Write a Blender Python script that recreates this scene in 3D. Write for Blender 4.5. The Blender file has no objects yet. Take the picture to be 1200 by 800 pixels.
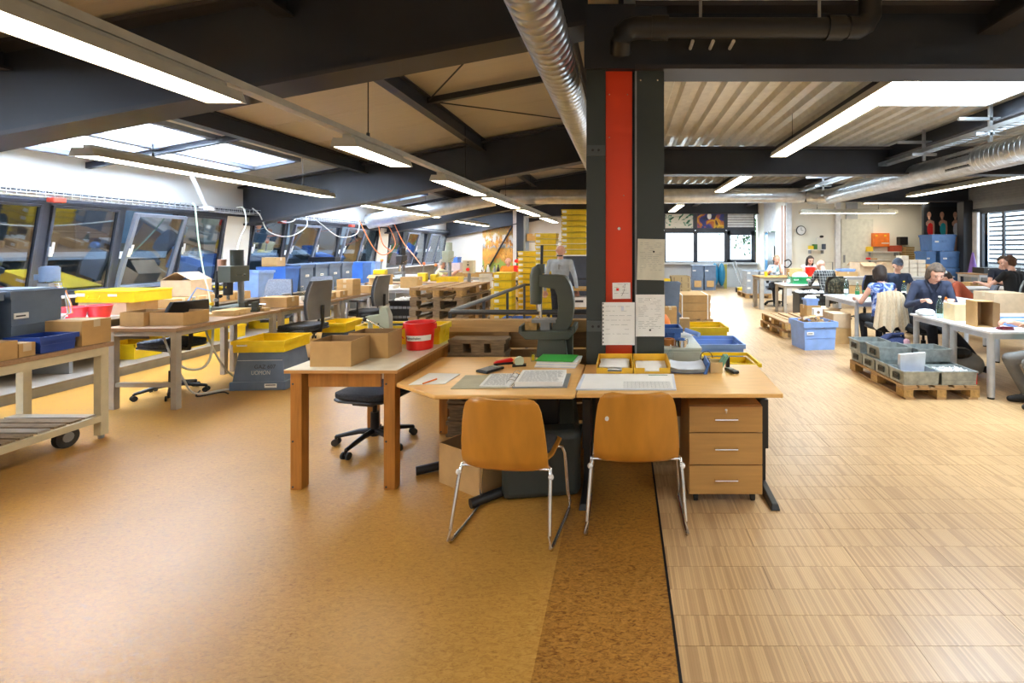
import bpy, math, random
import numpy as np
from mathutils import Vector, Matrix
random.seed(7)
D = bpy.data; SC = bpy.context.scene; COL = SC.collection
PI = math.pi
# ---------------------------------------------------------------- camera
cam = D.objects.new('camera', D.cameras.new('camera')); COL.objects.link(cam)
cam.location = (0, 0, 1.6); cam.rotation_euler = (PI/2, 0, 0)
cam.data.lens = 16.8; cam.data.sensor_width = 36; cam.data.sensor_fit = 'HORIZONTAL'
cam.data.shift_x = -0.109; cam.data.shift_y = -0.0917; cam.data.clip_start = 0.05
SC.camera = cam
# ---------------------------------------------------------------- world, daylight, exposure
w = D.worlds.new('world'); SC.world = w; w.use_nodes = True
bg = w.node_tree.nodes['Background']; bg.inputs[0].default_value = (0.80, 0.90, 1.0, 1); bg.inputs[1].default_value = 3.2
def area(name, loc, rot, sx, sy, power, col=(1, 1, 1)):
    l = D.lights.new(name, 'AREA'); l.shape = 'RECTANGLE'; l.size = sx; l.size_y = sy; l.energy = power; l.color = col
    o = D.objects.new(name, l); COL.objects.link(o); o.location = loc; o.rotation_euler = rot; return o
DAY = (0.80, 0.90, 1.0)
for i, y in enumerate((0.7, 5.9, 11.1, 16.3)):      # daylight falling through the roof lights
    area('daylight_left', (-6.1, y, 3.35), (0, math.radians(-11), 0), 1.3, 3.2, 560 if i else 260, DAY)
    area('daylight_right', (4.0, y-.9, 4.0), (0, 0, 0), 1.3, 2.2, (150, 380, 500, 280)[i], DAY)
area('daylight_side', (12.0, 9.5, 2.2), (0, math.radians(90), 0), 3.0, 13.0, 800, DAY)
area('daylight_far', (3.5, 20.0, 1.7), (math.radians(-90), 0, 0), 3.4, 1.2, 180, DAY)
SC.view_settings.view_transform = 'Standard'; SC.view_settings.look = 'None'; SC.view_settings.gamma = 1
SC.view_settings.exposure = 0.12; SC.view_settings.use_curve_mapping = False
LAMP = 17.0

# ---------------------------------------------------------------- materials
def mat(name, col, rough=.5, metal=0, var=0.0, scale=8, emit=None, bump=0, stretch=None, alpha=None, coords='Object'):
    m = D.materials.get(name)
    if m: return m
    m = D.materials.new(name); m.use_nodes = True; nt = m.node_tree; b = nt.nodes['Principled BSDF']
    c = tuple(col) + (1,)
    b.inputs['Base Color'].default_value = c; b.inputs['Roughness'].default_value = rough; b.inputs['Metallic'].default_value = metal
    if emit: b.inputs['Emission Color'].default_value = c; b.inputs['Emission Strength'].default_value = emit
    if alpha is not None: b.inputs['Alpha'].default_value = alpha
    if not emit and var == 0: var = .10
    if var:
        tc = nt.nodes.new('ShaderNodeTexCoord'); mp = nt.nodes.new('ShaderNodeMapping'); nz = nt.nodes.new('ShaderNodeTexNoise')
        rp = nt.nodes.new('ShaderNodeValToRGB')
        nt.links.new(tc.outputs[coords], mp.inputs[0]); nt.links.new(mp.outputs[0], nz.inputs[0])
        if stretch: mp.inputs['Scale'].default_value = stretch
        nz.inputs['Scale'].default_value = scale; nz.inputs['Detail'].default_value = 5
        rp.color_ramp.elements[0].position = .3; rp.color_ramp.elements[1].position = .7
        rp.color_ramp.elements[0].color = tuple(x*(1-var) for x in col)+(1,); rp.color_ramp.elements[1].color = tuple(min(1, x*(1+var)) for x in col)+(1,)
        nt.links.new(nz.outputs[0], rp.inputs[0]); nt.links.new(rp.outputs[0], b.inputs['Base Color'])
        if bump:
            bp = nt.nodes.new('ShaderNodeBump'); bp.inputs['Strength'].default_value = bump; bp.inputs['Distance'].default_value = .01
            nt.links.new(nz.outputs[0], bp.inputs['Height']); nt.links.new(bp.outputs[0], b.inputs['Normal'])
    return m
def nodes_of(name, rough=.5):
    m = D.materials.new(name); m.use_nodes = True; nt = m.node_tree; b = nt.nodes['Principled BSDF']; b.inputs['Roughness'].default_value = rough
    def N(t, **k):
        n = nt.nodes.new(t)
        for a, v in k.items(): setattr(n, a, v)
        return n
    return m, nt, b, N, nt.links.new
def ramp(N, stops):
    r = N('ShaderNodeValToRGB'); e = r.color_ramp.elements
    e[0].position, e[0].color = stops[0][0], tuple(stops[0][1])+(1,); e[1].position, e[1].color = stops[-1][0], tuple(stops[-1][1])+(1,)
    for p, c in stops[1:-1]:
        x = e.new(p); x.color = tuple(c)+(1,)
    return r
def flake(name, c0, c1, c2, sc, rough, fl=1.0):
    m, nt, b, N, L = nodes_of(name, rough)
    tc = N('ShaderNodeTexCoord'); mp = N('ShaderNodeMapping'); mp.inputs['Scale'].default_value = (1, 2.2, 1); L(tc.outputs['Object'], mp.inputs[0])
    a = N('ShaderNodeTexNoise'); a.inputs['Scale'].default_value = sc; a.inputs['Detail'].default_value = 6; a.inputs['Roughness'].default_value = .7; a.inputs['Distortion'].default_value = 1.2
    L(mp.outputs[0], a.inputs[0])
    r = ramp(N, [(.34, c0), (.5, c1), (.66, c2)]); L(a.outputs[0], r.inputs[0])
    g = N('ShaderNodeTexNoise'); g.inputs['Scale'].default_value = .9; g.inputs['Detail'].default_value = 3; L(tc.outputs['Object'], g.inputs[0])
    r2 = ramp(N, [(.3, (.80, .80, .80)), (.7, (1.08, 1.05, 1.0))]); L(g.outputs[0], r2.inputs[0])
    mx = N('ShaderNodeMix', data_type='RGBA', blend_type='MULTIPLY'); mx.inputs[0].default_value = 1
    L(r.outputs[0], mx.inputs[6]); L(r2.outputs[0], mx.inputs[7]); L(mx.outputs[2], b.inputs['Base Color'])
    r3 = ramp(N, [(.3, (rough*.8,)*3), (.7, (min(1, rough*1.3),)*3)]); L(a.outputs[0], r3.inputs[0]); L(r3.outputs[0], b.inputs['Roughness'])
    return m
LINO = flake('linoleum', (.32, .15, .028), (.46, .24, .048), (.53, .30, .075), 34, .34)
CORK = flake('fleck_board', (.14, .05, .008), (.33, .15, .025), (.44, .22, .042), 34, .40)
def parquet():
    m, nt, b, N, L = nodes_of('parquet', .34)
    tc = N('ShaderNodeNewGeometry'); mp = N('ShaderNodeMapping'); L(tc.outputs['Position'], mp.inputs[0]); mp.inputs['Location'].default_value = (0, -.217, 0); mp.inputs['Rotation'].default_value = (0, 0, PI/2)
    br = N('ShaderNodeTexBrick'); br.offset = .0; br.inputs['Scale'].default_value = 1
    br.inputs['Brick Width'].default_value = .16; br.inputs['Row Height'].default_value = .011; br.inputs['Mortar Size'].default_value = .0004
    br.inputs['Color1'].default_value = (.58, .38, .19, 1); br.inputs['Color2'].default_value = (.36, .21, .095, 1); br.inputs['Mortar'].default_value = (.33, .2, .1, 1); br.inputs['Bias'].default_value = -.25
    L(mp.outputs[0], br.inputs[0])
    g = N('ShaderNodeTexNoise'); g.inputs['Scale'].default_value = 1.3; g.inputs['Detail'].default_value = 4; L(tc.outputs['Position'], g.inputs[0])
    r2 = ramp(N, [(.3, (.86, .84, .82)), (.7, (1.05, 1.05, 1.05))]); L(g.outputs[0], r2.inputs[0])
    mx = N('ShaderNodeMix', data_type='RGBA', blend_type='MULTIPLY'); mx.inputs[0].default_value = 1
    L(br.outputs[0], mx.inputs[6]); L(r2.outputs[0], mx.inputs[7]); L(mx.outputs[2], b.inputs['Base Color'])
    return m
PARQ = parquet()
def woodm(name, c, var=.2, rough=.4, sc=5, st=(1, 12, 12)): return mat(name, c, rough, 0, var, sc, stretch=st)
DESK = woodm('beech_laminate', (.86, .50, .17), .08, .3)
DESKE = woodm('beech_edge', (.55, .28, .09), .1, .4)
PLY = woodm('plywood_orange', (.56, .24, .03), .13, .3, 3, (4, 4, 1))
DRAW = woodm('drawer_beech', (.50, .27, .085), .1, .35, 3)
LEGW = woodm('table_leg_wood', (.42, .17, .03), .2, .4, 4, (10, 10, 1))
PALW = woodm('pallet_wood', (.38, .23, .105), .3, .8, 6, (2, 14, 14))
PALD = woodm('weathered_pallet_wood', (.24, .17, .10), .35, .85, 6, (2, 14, 14))
PALB = woodm('pallet_block_wood', (.45, .27, .09), .25, .8, 9, (4, 4, 4))
BENW = woodm('bench_board', (.36, .22, .12), .15, .45)
LAMW = mat('white_laminate', (.86, .83, .72), .2)
LAMG = mat('light_grey_laminate', (.76, .77, .80), .3)
CARD = mat('cardboard', (.52, .32, .13), .85, 0, .08, 10)
CARDL = mat('pale_cardboard', (.62, .45, .29), .85, 0, .08, 10)
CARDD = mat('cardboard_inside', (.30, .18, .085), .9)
TAPE = mat('packing_tape', (.62, .50, .33), .35)
YEL = mat('yellow_plastic', (.84, .58, .012), .38)
YELD = mat('yellow_tray_plastic', (.85, .48, .03), .35)
YELE = mat('yellow_steel_and_rim_shade', (.66, .48, .01), .45)
BLU = mat('blue_plastic', (.055, .16, .50), .4)
BLUD = mat('dark_blue_plastic', (.012, .05, .30), .4)
LIL = mat('pale_blue_plastic', (.25, .40, .78), .45)
BGR = mat('blue_grey_plastic', (.13, .18, .27), .5)
BGRD = mat('grey_storage_plastic', (.06, .075, .11), .5)
RED = mat('red_plastic', (.80, .015, .012), .3)
PINK = mat('pink_red_plastic', (.85, .05, .07), .35)
REDP = mat('red_paint', (.74, .05, .005), .4, 0, .05, 2)
ORA = mat('orange_plastic', (.9, .22, .01), .5)
GRN = mat('green_plastic', (.02, .25, .08), .4)
BLK = mat('black_plastic', (.012, .012, .014), .45)
BLKM = mat('black_metal', (.015, .016, .02), .4, .3)
STEELB = mat('dark_beam_paint', (.022, .026, .036), .5, 0, .1, 3)
BROWNB = mat('beam_flange_paint', (.035, .032, .036), .5, 0, .1, 3)
COLG = mat('dark_green_grey_paint', (.035, .045, .043), .45, 0, .06, 3)
MACH = mat('machine_green_grey', (.085, .098, .08), .45, 0, .12, 5)
MACHL = mat('machine_pale_green', (.42, .48, .40), .4)
GREYM = mat('grey_paint', (.25, .26, .27), .45)
LEGG = mat('silver_grey_leg', (.52, .54, .58), .35, .3)
CREAM = mat('cream_paint', (.60, .53, .36), .45)
BEIGEL = mat('beige_grey_leg', (.38, .34, .29), .45)
CHR = mat('chrome', (.75, .75, .76), .12, 1)
GALV = mat('galvanised_steel', (.58, .60, .62), .3, .9, .15, 6)
GALVB = mat('galvanised_crate', (.38, .42, .42), .45, .75, .25, 14)
WHITEW = mat('white_wall', (.80, .79, .75), .8, 0, .03, 2)
GREYW = mat('grey_wall', (.52, .54, .56), .7, 0, .05, 2)
WARMW = mat('warm_white_wall', (.88, .86, .77), .8, 0, .03, 2)
DECKL = mat('cream_roof_panel', (.50, .43, .31), .55, 0, .06, 3, stretch=(1, 40, 1))
DECKR = mat('corrugated_sheet', (.68, .65, .57), .32, .35)
PAPER = mat('paper', (.90, .90, .88), .8, 0, .03)
PAPB = mat('bluish_paper', (.70, .75, .85), .8)
FABD = mat('charcoal_fabric', (.04, .045, .055), .95, 0, .25, 60, bump=.3)
FABG = mat('grey_fabric', (.17, .19, .24), .95, 0, .2, 60, bump=.3)
FABB = mat('navy_fabric', (.02, .03, .09), .95, 0, .2, 60)
KNIT = mat('beige_knit', (.62, .50, .35), .95, 0, .18, 30, bump=.5, stretch=(8, 1, 1))
RUB = mat('rubber', (.02, .02, .02), .7)
HOSE = mat('pale_hose', (.62, .62, .56), .4)
HOSEG = mat('mint_hose', (.45, .62, .45), .4)
HOSEO = mat('orange_hose', (.75, .20, .05), .4)
INK = mat('ink', (.05, .05, .06), .8)
WHITE = mat('white_paint', (.8, .8, .8), .4)
FRAME = mat('dark_window_frame', (.035, .04, .055), .4)
FRAMEL = mat('blue_grey_sash', (.16, .18, .23), .4)
DIFF = mat('lamp_diffuser', (1, .90, .70), .5, emit=LAMP)
HOUS = mat('lamp_housing', (.52, .49, .40), .4)
SAGE = mat('sage_cabinet', (.58, .62, .54), .4)
def glassm(name, tint, refl):
    m, nt, b, N, L = nodes_of(name)
    nt.nodes.remove(b); o = [n for n in nt.nodes if n.type == 'OUTPUT_MATERIAL'][0]
    t = N('ShaderNodeBsdfTransparent'); t.inputs[0].default_value = tuple(tint)+(1,)
    g = N('ShaderNodeBsdfGlossy'); g.inputs['Roughness'].default_value = .03; g.inputs[0].default_value = (.9, .95, 1, 1)
    lw = N('ShaderNodeLayerWeight'); lw.inputs[0].default_value = .5
    pw = N('ShaderNodeMath', operation='POWER'); pw.inputs[1].default_value = 5; L(lw.outputs['Facing'], pw.inputs[0])
    f = N('ShaderNodeMath', operation='MULTIPLY_ADD'); f.inputs[1].default_value = 1-refl; f.inputs[2].default_value = refl; L(pw.outputs[0], f.inputs[0])
    x = N('ShaderNodeMixShader'); L(f.outputs[0], x.inputs[0]); L(t.outputs[0], x.inputs[1]); L(g.outputs[0], x.inputs[2]); L(x.outputs[0], o.inputs[0])
    return m
PANE = glassm('tinted_pane', (.40, .50, .58), .20)
CLEAR = glassm('clear_pane', (.93, .96, .97), .03)
OPAL = mat('opal_acrylic', (.9, .93, .97), .4)
OPAL.node_tree.nodes['Principled BSDF'].inputs['Transmission Weight'].default_value = 0
def opal():
    nt = OPAL.node_tree; o = [n for n in nt.nodes if n.type == 'OUTPUT_MATERIAL'][0]; t = nt.nodes.new('ShaderNodeBsdfTranslucent'); t.inputs[0].default_value = (.92, .95, 1, 1); nt.links.new(t.outputs[0], o.inputs[0])
opal()
BOTTLE = glassm('bottle_glass', (.70, .86, .80), .10)

# ---------------------------------------------------------------- mesh collector
class MB:
    def __init__(s): s.v = []; s.f = []; s.m = []; s.mats = []
    def mi(s, m):
        if m not in s.mats: s.mats.append(m)
        return s.mats.index(m)
    def add(s, vs, fs, m):
        n = len(s.v); s.v += [tuple(v) for v in vs]; k = s.mi(m)
        for f in fs: s.f.append(tuple(i+n for i in f)); s.m.append(k)
        return s
    def box(s, x0, x1, y0, y1, z0, z1, m, T=None):
        vs = [Vector((x, y, z)) for z in (z0, z1) for x, y in ((x0, y0), (x1, y0), (x1, y1), (x0, y1))]
        if T: vs = [T @ v for v in vs]
        return s.add(vs, [(3, 2, 1, 0), (4, 5, 6, 7), (0, 1, 5, 4), (1, 2, 6, 5), (2, 3, 7, 6), (3, 0, 4, 7)], m)
    def hexa(s, b, t, m):      # two quads -> solid
        return s.add(list(b)+list(t), [(3, 2, 1, 0), (4, 5, 6, 7), (0, 1, 5, 4), (1, 2, 6, 5), (2, 3, 7, 6), (3, 0, 4, 7)], m)
    def prism(s, poly, a0, a1, m, axis='z'):
        n = len(poly)
        def q(p, a): return {'z': (p[0], p[1], a), 'y': (p[0], a, p[1]), 'x': (a, p[0], p[1])}[axis]
        vs = [q(p, a0) for p in poly]+[q(p, a1) for p in poly]
        return s.add(vs, [tuple(range(n))[::-1], tuple(range(n, 2*n))]+[(i, (i+1) % n, n+(i+1) % n, n+i) for i in range(n)], m)
    def tube(s, pts, r, m, n=8, close=False):
        pts = [Vector(p) for p in pts]; N = len(pts); rs = r if isinstance(r, (list, tuple)) else [r]*N
        vs = []; up = None
        for i, p in enumerate(pts):
            t = (pts[min(i+1, N-1)]-pts[max(i-1, 0)])
            if t.length < 1e-9: t = Vector((0, 0, 1))
            t.normalize()
            if up is None: up = Vector((0, 0, 1)) if abs(t.z) < .9 else Vector((1, 0, 0))
            a = t.cross(up)
            if a.length < 1e-4: a = t.cross(Vector((1, 0, 0)) if abs(t.x) < .9 else Vector((0, 1, 0)))
            a.normalize(); b = t.cross(a); up = a.cross(t) if False else up
            for k in range(n):
                an = 2*PI*k/n; vs.append(p+(a*math.cos(an)+b*math.sin(an))*rs[i])
        fs = []
        for i in range(N-1):
            for k in range(n): fs.append((i*n+k, i*n+(k+1) % n, (i+1)*n+(k+1) % n, (i+1)*n+k))
        fs.append(tuple(range(n))[::-1]); fs.append(tuple(range((N-1)*n, N*n)))
        return s.add(vs, fs, m)
    def lathe(s, prof, m, n=20, c=(0, 0)):
        vs = [(c[0]+r*math.cos(2*PI*k/n), c[1]+r*math.sin(2*PI*k/n), z) for r, z in prof for k in range(n)]; P = len(prof)
        fs = [(i*n+k, i*n+(k+1) % n, (i+1)*n+(k+1) % n, (i+1)*n+k) for i in range(P-1) for k in range(n)]
        fs += [tuple(range(n))[::-1], tuple(range((P-1)*n, P*n))]
        return s.add(vs, fs, m)
    def hollow(s, w, d, h, t, m, tp=0, mi=None, z=0):
        a, b = w/2, d/2
        def ring(x, y, zz): return [(-x, -y, zz), (x, -y, zz), (x, y, zz), (-x, y, zz)]
        R = ring(a-tp, b-tp, z)+ring(a, b, z+h)+ring(a-t, b-t, z+h)+ring(a-t-tp, b-t-tp, z+t)
        q = [(3, 2, 1, 0)]+[(i, (i+1) % 4, 4+(i+1) % 4, 4+i) for i in range(4)]+[(4+i, 4+(i+1) % 4, 8+(i+1) % 4, 8+i) for i in range(4)]
        s.add(R, q, m)
        s.add(R, [(8+i, 8+(i+1) % 4, 12+(i+1) % 4, 12+i) for i in range(4)]+[(12, 13, 14, 15)], mi or m)
        return s
    def ball(s, c, r, m, n=12, sc=(1, 1, 1)):
        vs = []; fs = []; H = n//2
        for i in range(1, H):
            th = PI*i/H
            for k in range(n): vs.append((c[0]+r*sc[0]*math.sin(th)*math.cos(2*PI*k/n), c[1]+r*sc[1]*math.sin(th)*math.sin(2*PI*k/n), c[2]+r*sc[2]*math.cos(th)))
        vs += [(c[0], c[1], c[2]+r*sc[2]), (c[0], c[1], c[2]-r*sc[2])]; T = len(vs)-2
        for i in range(H-2):
            for k in range(n): fs.append((i*n+k, (i+1)*n+k, (i+1)*n+(k+1) % n, i*n+(k+1) % n))
        for k in range(n): fs.append((T, k, (k+1) % n)); fs.append((T+1, (H-2)*n+(k+1) % n, (H-2)*n+k))
        return s.add(vs, fs, m)
    def mesh(s, name, smooth=False):
        me = D.meshes.new(name); me.from_pydata(s.v, [], s.f)
        for m in s.mats: me.materials.append(m)
        me.polygons.foreach_set('material_index', s.m)
        if smooth:
            me.polygons.foreach_set('use_smooth', [True]*len(s.f))
            try: me.set_sharp_from_angle(angle=math.radians(40))
            except Exception: pass
        me.update(); return me
    def build(s, name, parent=None, smooth=False, bevel=0, label=None, kind=None, loc=None, rz=0):
        o = D.objects.new(name, s.mesh(name, smooth)); COL.objects.link(o)
        if parent: o.parent = parent
        if bevel: b = o.modifiers.new('bevel', 'BEVEL'); b.width = bevel; b.segments = 2; b.limit_method = 'ANGLE'
        if label: o['label'] = label
        if kind: o['kind'] = kind
        if loc: o.location = loc; o.rotation_euler.z = rz
        return o
def B(*a): return MB().box(*a)
def thing(name, label, cat, loc=(0, 0, 0), rz=0, group=None):
    o = D.objects.new(name, None); COL.objects.link(o); o.location = loc; o.rotation_euler = (0, 0, rz); o.empty_display_size = .1
    return tag(o, label, cat, group)
def tag(o, label, cat, group=None):
    o['label'] = label; o['category'] = cat
    if group: o['group'] = group
    return o
def struct(name, mb=None, loc=None, **k):
    if mb is None:
        o = D.objects.new(name, None); COL.objects.link(o)
        if loc: o.location = loc
    else: o = mb.build(name, loc=loc, **k)
    o['kind'] = 'structure'; return o
def kids(o): return [c for c in KID.get(o.name, [])]
KID = {}
def dup(root, loc, rz=None, label=None, group=None):
    r = root.copy(); COL.objects.link(r); r.location = loc
    if rz is not None: r.rotation_euler = (0, 0, rz)
    if label: r['label'] = label
    if group: r['group'] = group
    def rec(s, d):
        for ch in [c for c in s.children]:
            c = ch.copy(); COL.objects.link(c); c.parent = d; rec(ch, c)
    rec(root, r); return r
def X(px, y): return (px-731)*y/560
def Zz(py, y): return 1.6-(py-290)*y/560
ORD = ['bottom', 'second', 'third', 'fourth', 'fifth', 'sixth', 'seventh', 'eighth', 'ninth', 'tenth', 'eleventh', 'twelfth', 'thirteenth', 'fourteenth', 'fifteenth', 'sixteenth', 'seventeenth']
def textmesh(s, size, m, name, parent, loc, rot, bend=0, align='CENTER', ext=.0006):
    c = D.curves.new(name, 'FONT'); c.body = s; c.size = size; c.align_x = align; c.align_y = 'CENTER'; c.extrude = ext
    t = D.objects.new(name+'_src', c); COL.objects.link(t); dg = bpy.context.evaluated_depsgraph_get(); dg.update()
    me = D.meshes.new_from_object(t.evaluated_get(dg)); D.objects.remove(t); me.name = name
    me.materials.clear(); me.materials.append(m)
    if bend:
        for v in me.vertices:
            a = v.co.x/bend; rr = bend+v.co.z; v.co = (rr*math.sin(a), v.co.y, rr*math.cos(a)-bend)
    o = D.objects.new(name, me); COL.objects.link(o); o.parent = parent; o.location = loc; o.rotation_euler = rot
    return o
# ================================================================ SETTING
floor = struct('floor')
B(-7.4, -.342, -4, 19.4, -.1, 0, LINO).build('linoleum_sheet', floor)
B(-.342, .205, -4, 19.4, -.1, .0005, CORK).build('linoleum_strip', floor, label='darker coarse-flecked strip between the pale linoleum and the parquet')
B(.205, .217, -4, 19.4, -.1, .003, BLKM).build('joint_strip', floor, label='thin black metal joint strip')
PX0, PX1, PY0, PY1 = .217, .217+.48*7, 1.44, 1.44+.16*18
mb = MB().box(PX0, 10.7, -4, PY0, -.1, 0, PARQ).box(PX0, 10.7, PY1, 19.4, -.1, 0, PARQ).box(PX1, 10.7, PY0, PY1, -.1, 0, PARQ).box(PX0, PX1, PY0, PY1, -.1, -.006, BLKM)
mb.build('parquet_field', floor)
pm = [B(.0008, .4792, .0008, .1592, -.006, -.0003*(k % 2), PARQ).mesh('parquet_panel') for k in range(3)]
for i in range(7):
    for j in range(18):
        o = D.objects.new('parquet_panel', pm[(i+j*2) % 3]); COL.objects.link(o); o.parent = floor; o.location = (PX0+.48*i, PY0+.16*j, 0)

BAYS = (-1.5, 3.75, 8.95, 14.15, 19.2)
def zl(x): return 3.34+.19*x           # underside of the left beams
def dk(x): return 4.12+.19*x           # underside of the left roof
ceil = struct('ceiling')
# left roof panels, laid along X, 1 m wide
for k in range(22):
    y0 = -2.6+k
    vs = [(-5.4, y0+.004), (0, y0+.004), (0, y0+.996), (-5.4, y0+.996)]
    MB().hexa([(x, y, dk(x)) for x, y in vs], [(x, y, dk(x)+.08) for x, y in vs], DECKL).build('roof_panel', ceil)
# strip beside the wall with roof lights
def slab(x0, x1, y0, y1, m, name, t=.08):
    vs = [(x0, y0), (x1, y0), (x1, y1), (x0, y1)]
    return MB().hexa([(x, y, dk(x)) for x, y in vs], [(x, y, dk(x)+t) for x, y in vs], m).build(name, ceil)
ye = -2.6
for i in range(4):
    y0 = BAYS[i]+.75; y1 = BAYS[i+1]-.95
    slab(-7.4, -5.4, ye, y0, DECKR, 'roof_panel'); slab(-7.4, -6.95, y0, y1, DECKR, 'roof_panel'); ye = y1
    f = MB()
    for a, b_ in ((-6.95, -6.9), (-6.2, -6.14), (-5.46, -5.4)):
        vs = [(a, y0), (b_, y0), (b_, y1), (a, y1)]; f.hexa([(x, y, dk(x)-.06) for x, y in vs], [(x, y, dk(x)+.05) for x, y in vs], FRAMEL)
    for y in (y0, (y0+y1)/2, y1-.05):
        vs = [(-6.9, y), (-5.46, y), (-5.46, y+.05), (-6.9, y+.05)]; f.hexa([(x, yy, dk(x)-.06) for x, yy in vs], [(x, yy, dk(x)+.05) for x, yy in vs], FRAMEL)
    f.build('roof_light_frame', ceil)
    slab(-6.9, -5.46, y0+.05, y1, OPAL, 'roof_light_pane', .01)
slab(-7.4, -5.4, ye, 19.4, DECKR, 'roof_panel')
# right corrugated deck (trapezoidal ribs along Y, pitch 0.24) with roof lights
def deck(x0, x1, y0, y1):
    xs = []; x = x0
    while x < x1-.01:
        xs += [(x, 3.50), (x+.10, 3.50), (x+.13, 3.57), (x+.21, 3.57)]; x += .24
    xs.append((min(x, x1+.1), 3.50)); n = len(xs)
    vs = [(a, y0, z) for a, z in xs]+[(a, y1, z) for a, z in xs]
    MB().add(vs, [(i, i+1, n+i+1, n+i) for i in range(n-1)], DECKR).build('corrugated_sheet', ceil)
HX0, HX1 = .0+.24*14, .0+.24*14+1.44
deck(0, HX0-.1, -2.6, 19.4); deck(HX1, 10.7, -2.6, 19.4)
ye = -2.6
for y0, y1 in ((-1.2, 1.1), (4.0, 6.33), (9.2, 11.5), (14.4, 16.7)):
    deck(HX0, HX1-.1, ye, y0); ye = y1
    m = MB()
    for a in (HX0-.02, HX1-.02): m.box(a, a+.03, y0, y1, 3.47, 3.9, WHITE)
    for a in (y0, y1-.03): m.box(HX0, HX1, a, a+.03, 3.47, 3.9, WHITE)
    m.build('roof_light_curb', ceil)
    B(HX0, HX1, y0+.03, y1-.03, 3.86, 3.875, CLEAR).build('roof_light_pane', ceil)
deck(HX0, HX1-.1, ye, 19.4)
B(-.04, 0.0, -2.6, 19.4, 3.45, 4.25, STEELB).build('roof_step_fascia', ceil)
# beams
def ibeam_left(y, name='trim_1'):
    m = MB(); x0, x1 = -7.3, -.28
    def seg(ya, yb, za, zb, mt):
        vs = [(x0, ya), (x1, ya), (x1, yb), (x0, yb)]; m.hexa([(x, yy, zl(x)+za) for x, yy in vs], [(x, yy, zl(x)+zb) for x, yy in vs], mt)
    seg(y-.14, y+.14, 0, .035, BROWNB); seg(y-.01, y+.01, .03, .70, STEELB); seg(y-.14, y+.14, .70, .735, BROWNB)
    return struct(name, m)
def ibeam_right(y, name='trim_2', x1=10.2):
    m = MB().box(.09, x1, y-.14, y+.14, 2.95, 2.985, BROWNB).box(.09, x1, y-.012, y+.012, 2.98, 3.44, STEELB).box(.09, x1, y-.14, y+.14, 3.43, 3.465, BROWNB)
    return struct(name, m)
for i, y in enumerate(BAYS):
    ibeam_left(y, 'trim_%d' % (i*2+1)); ibeam_right(y, 'trim_%d' % (i*2+2), 10.25)
# purlins
k = 11
for x in (-.6, -2.64, -4.84):
    m = MB(); z = dk(x)-.22
    for i in range(4):
        a, b_ = BAYS[i]+.02, BAYS[i+1]-.02
        m.box(x-.07, x+.07, a, b_, z, z+.018, BROWNB).box(x-.008, x+.008, a, b_, z, z+.22, STEELB).box(x-.07, x+.07, a, b_, z+.2, z+.215, BROWNB)
    struct('trim_%d' % k, m); k += 1
for x in (1.0, 2.85, 4.98, 7.4, 9.6):
    m = MB()
    for i in range(4):
        a, b_ = BAYS[i]+.02, BAYS[i+1]-.02
        m.box(x-.09, x+.09, a, b_, 3.26, 3.28, BROWNB).box(x-.008, x+.008, a, b_, 3.27, 3.495, STEELB)
    if x > 1.5: struct('trim_%d' % k, m); k += 1
# mid-bay sloping bars and bracing rods in the left roof
m = MB()
for i in range(4):
    y = (BAYS[i]+BAYS[i+1])/2
    for xa, xb in ((-2.6, -.6), (-7.25, -4.9)):
        vs = [(xa, y-.03), (xb, y-.03), (xb, y+.03), (xa, y+.03)]; m.hexa([(x, yy, dk(x)-.12) for x, yy in vs], [(x, yy, dk(x)-.04) for x, yy in vs], STEELB)
    m.tube([(-2.6, y, dk(-2.6)-.08), (-.6, BAYS[i]+.2, dk(-.6)-.12)], .01, BLKM, 6); m.tube([(-2.6, y, dk(-2.6)-.08), (-.6, BAYS[i+1]-.2, dk(-.6)-.12)], .01, BLKM, 6)
struct('trim_%d' % k, m); k += 1
# left wall
wl = struct('wall_left')
m = MB().box(-7.45, -7.28, -4, 19.4, 0, .98, mat('taupe_wall', (.30, .27, .24), .7))
vs = [(-7.42, -4), (-7.28, -4), (-7.28, 19.4), (-7.42, 19.4)]
m.box(-7.40, -7.12, -4, 19.4, 2.28, 2.80, WHITEW)
m.box(-7.40, -6.98, -4, 19.4, 2.16, 2.28, FRAME)
m.build('wall_panel', wl)
for y in (-1.5, 3.75, 8.7, 14.0):
    MB().hexa([(-7.4, y-.28, .98), (-7.1, y-.28, .98), (-7.1, y+.28, .98), (-7.4, y+.28, .98)], [(-7.4, y-.28, 2.2), (-7.0, y-.28, 2.2), (-7.0, y+.28, 2.2), (-7.4, y+.28, 2.2)], WARMW).build('pier', wl)
B(-7.3, -7.02, -4, 19.4, .96, .99, WHITE).build('window_sill', wl, bevel=.004)
# plinth box along the wall and the worktop on it
struct('baseboard_left', MB().box(-7.3, -6.25, -3, 18, 0, .10, GREYM).box(-7.3, -6.22, -3, 18, .10, .12, mat('taupe_ledge', (.24, .21, .18), .5)))
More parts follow.
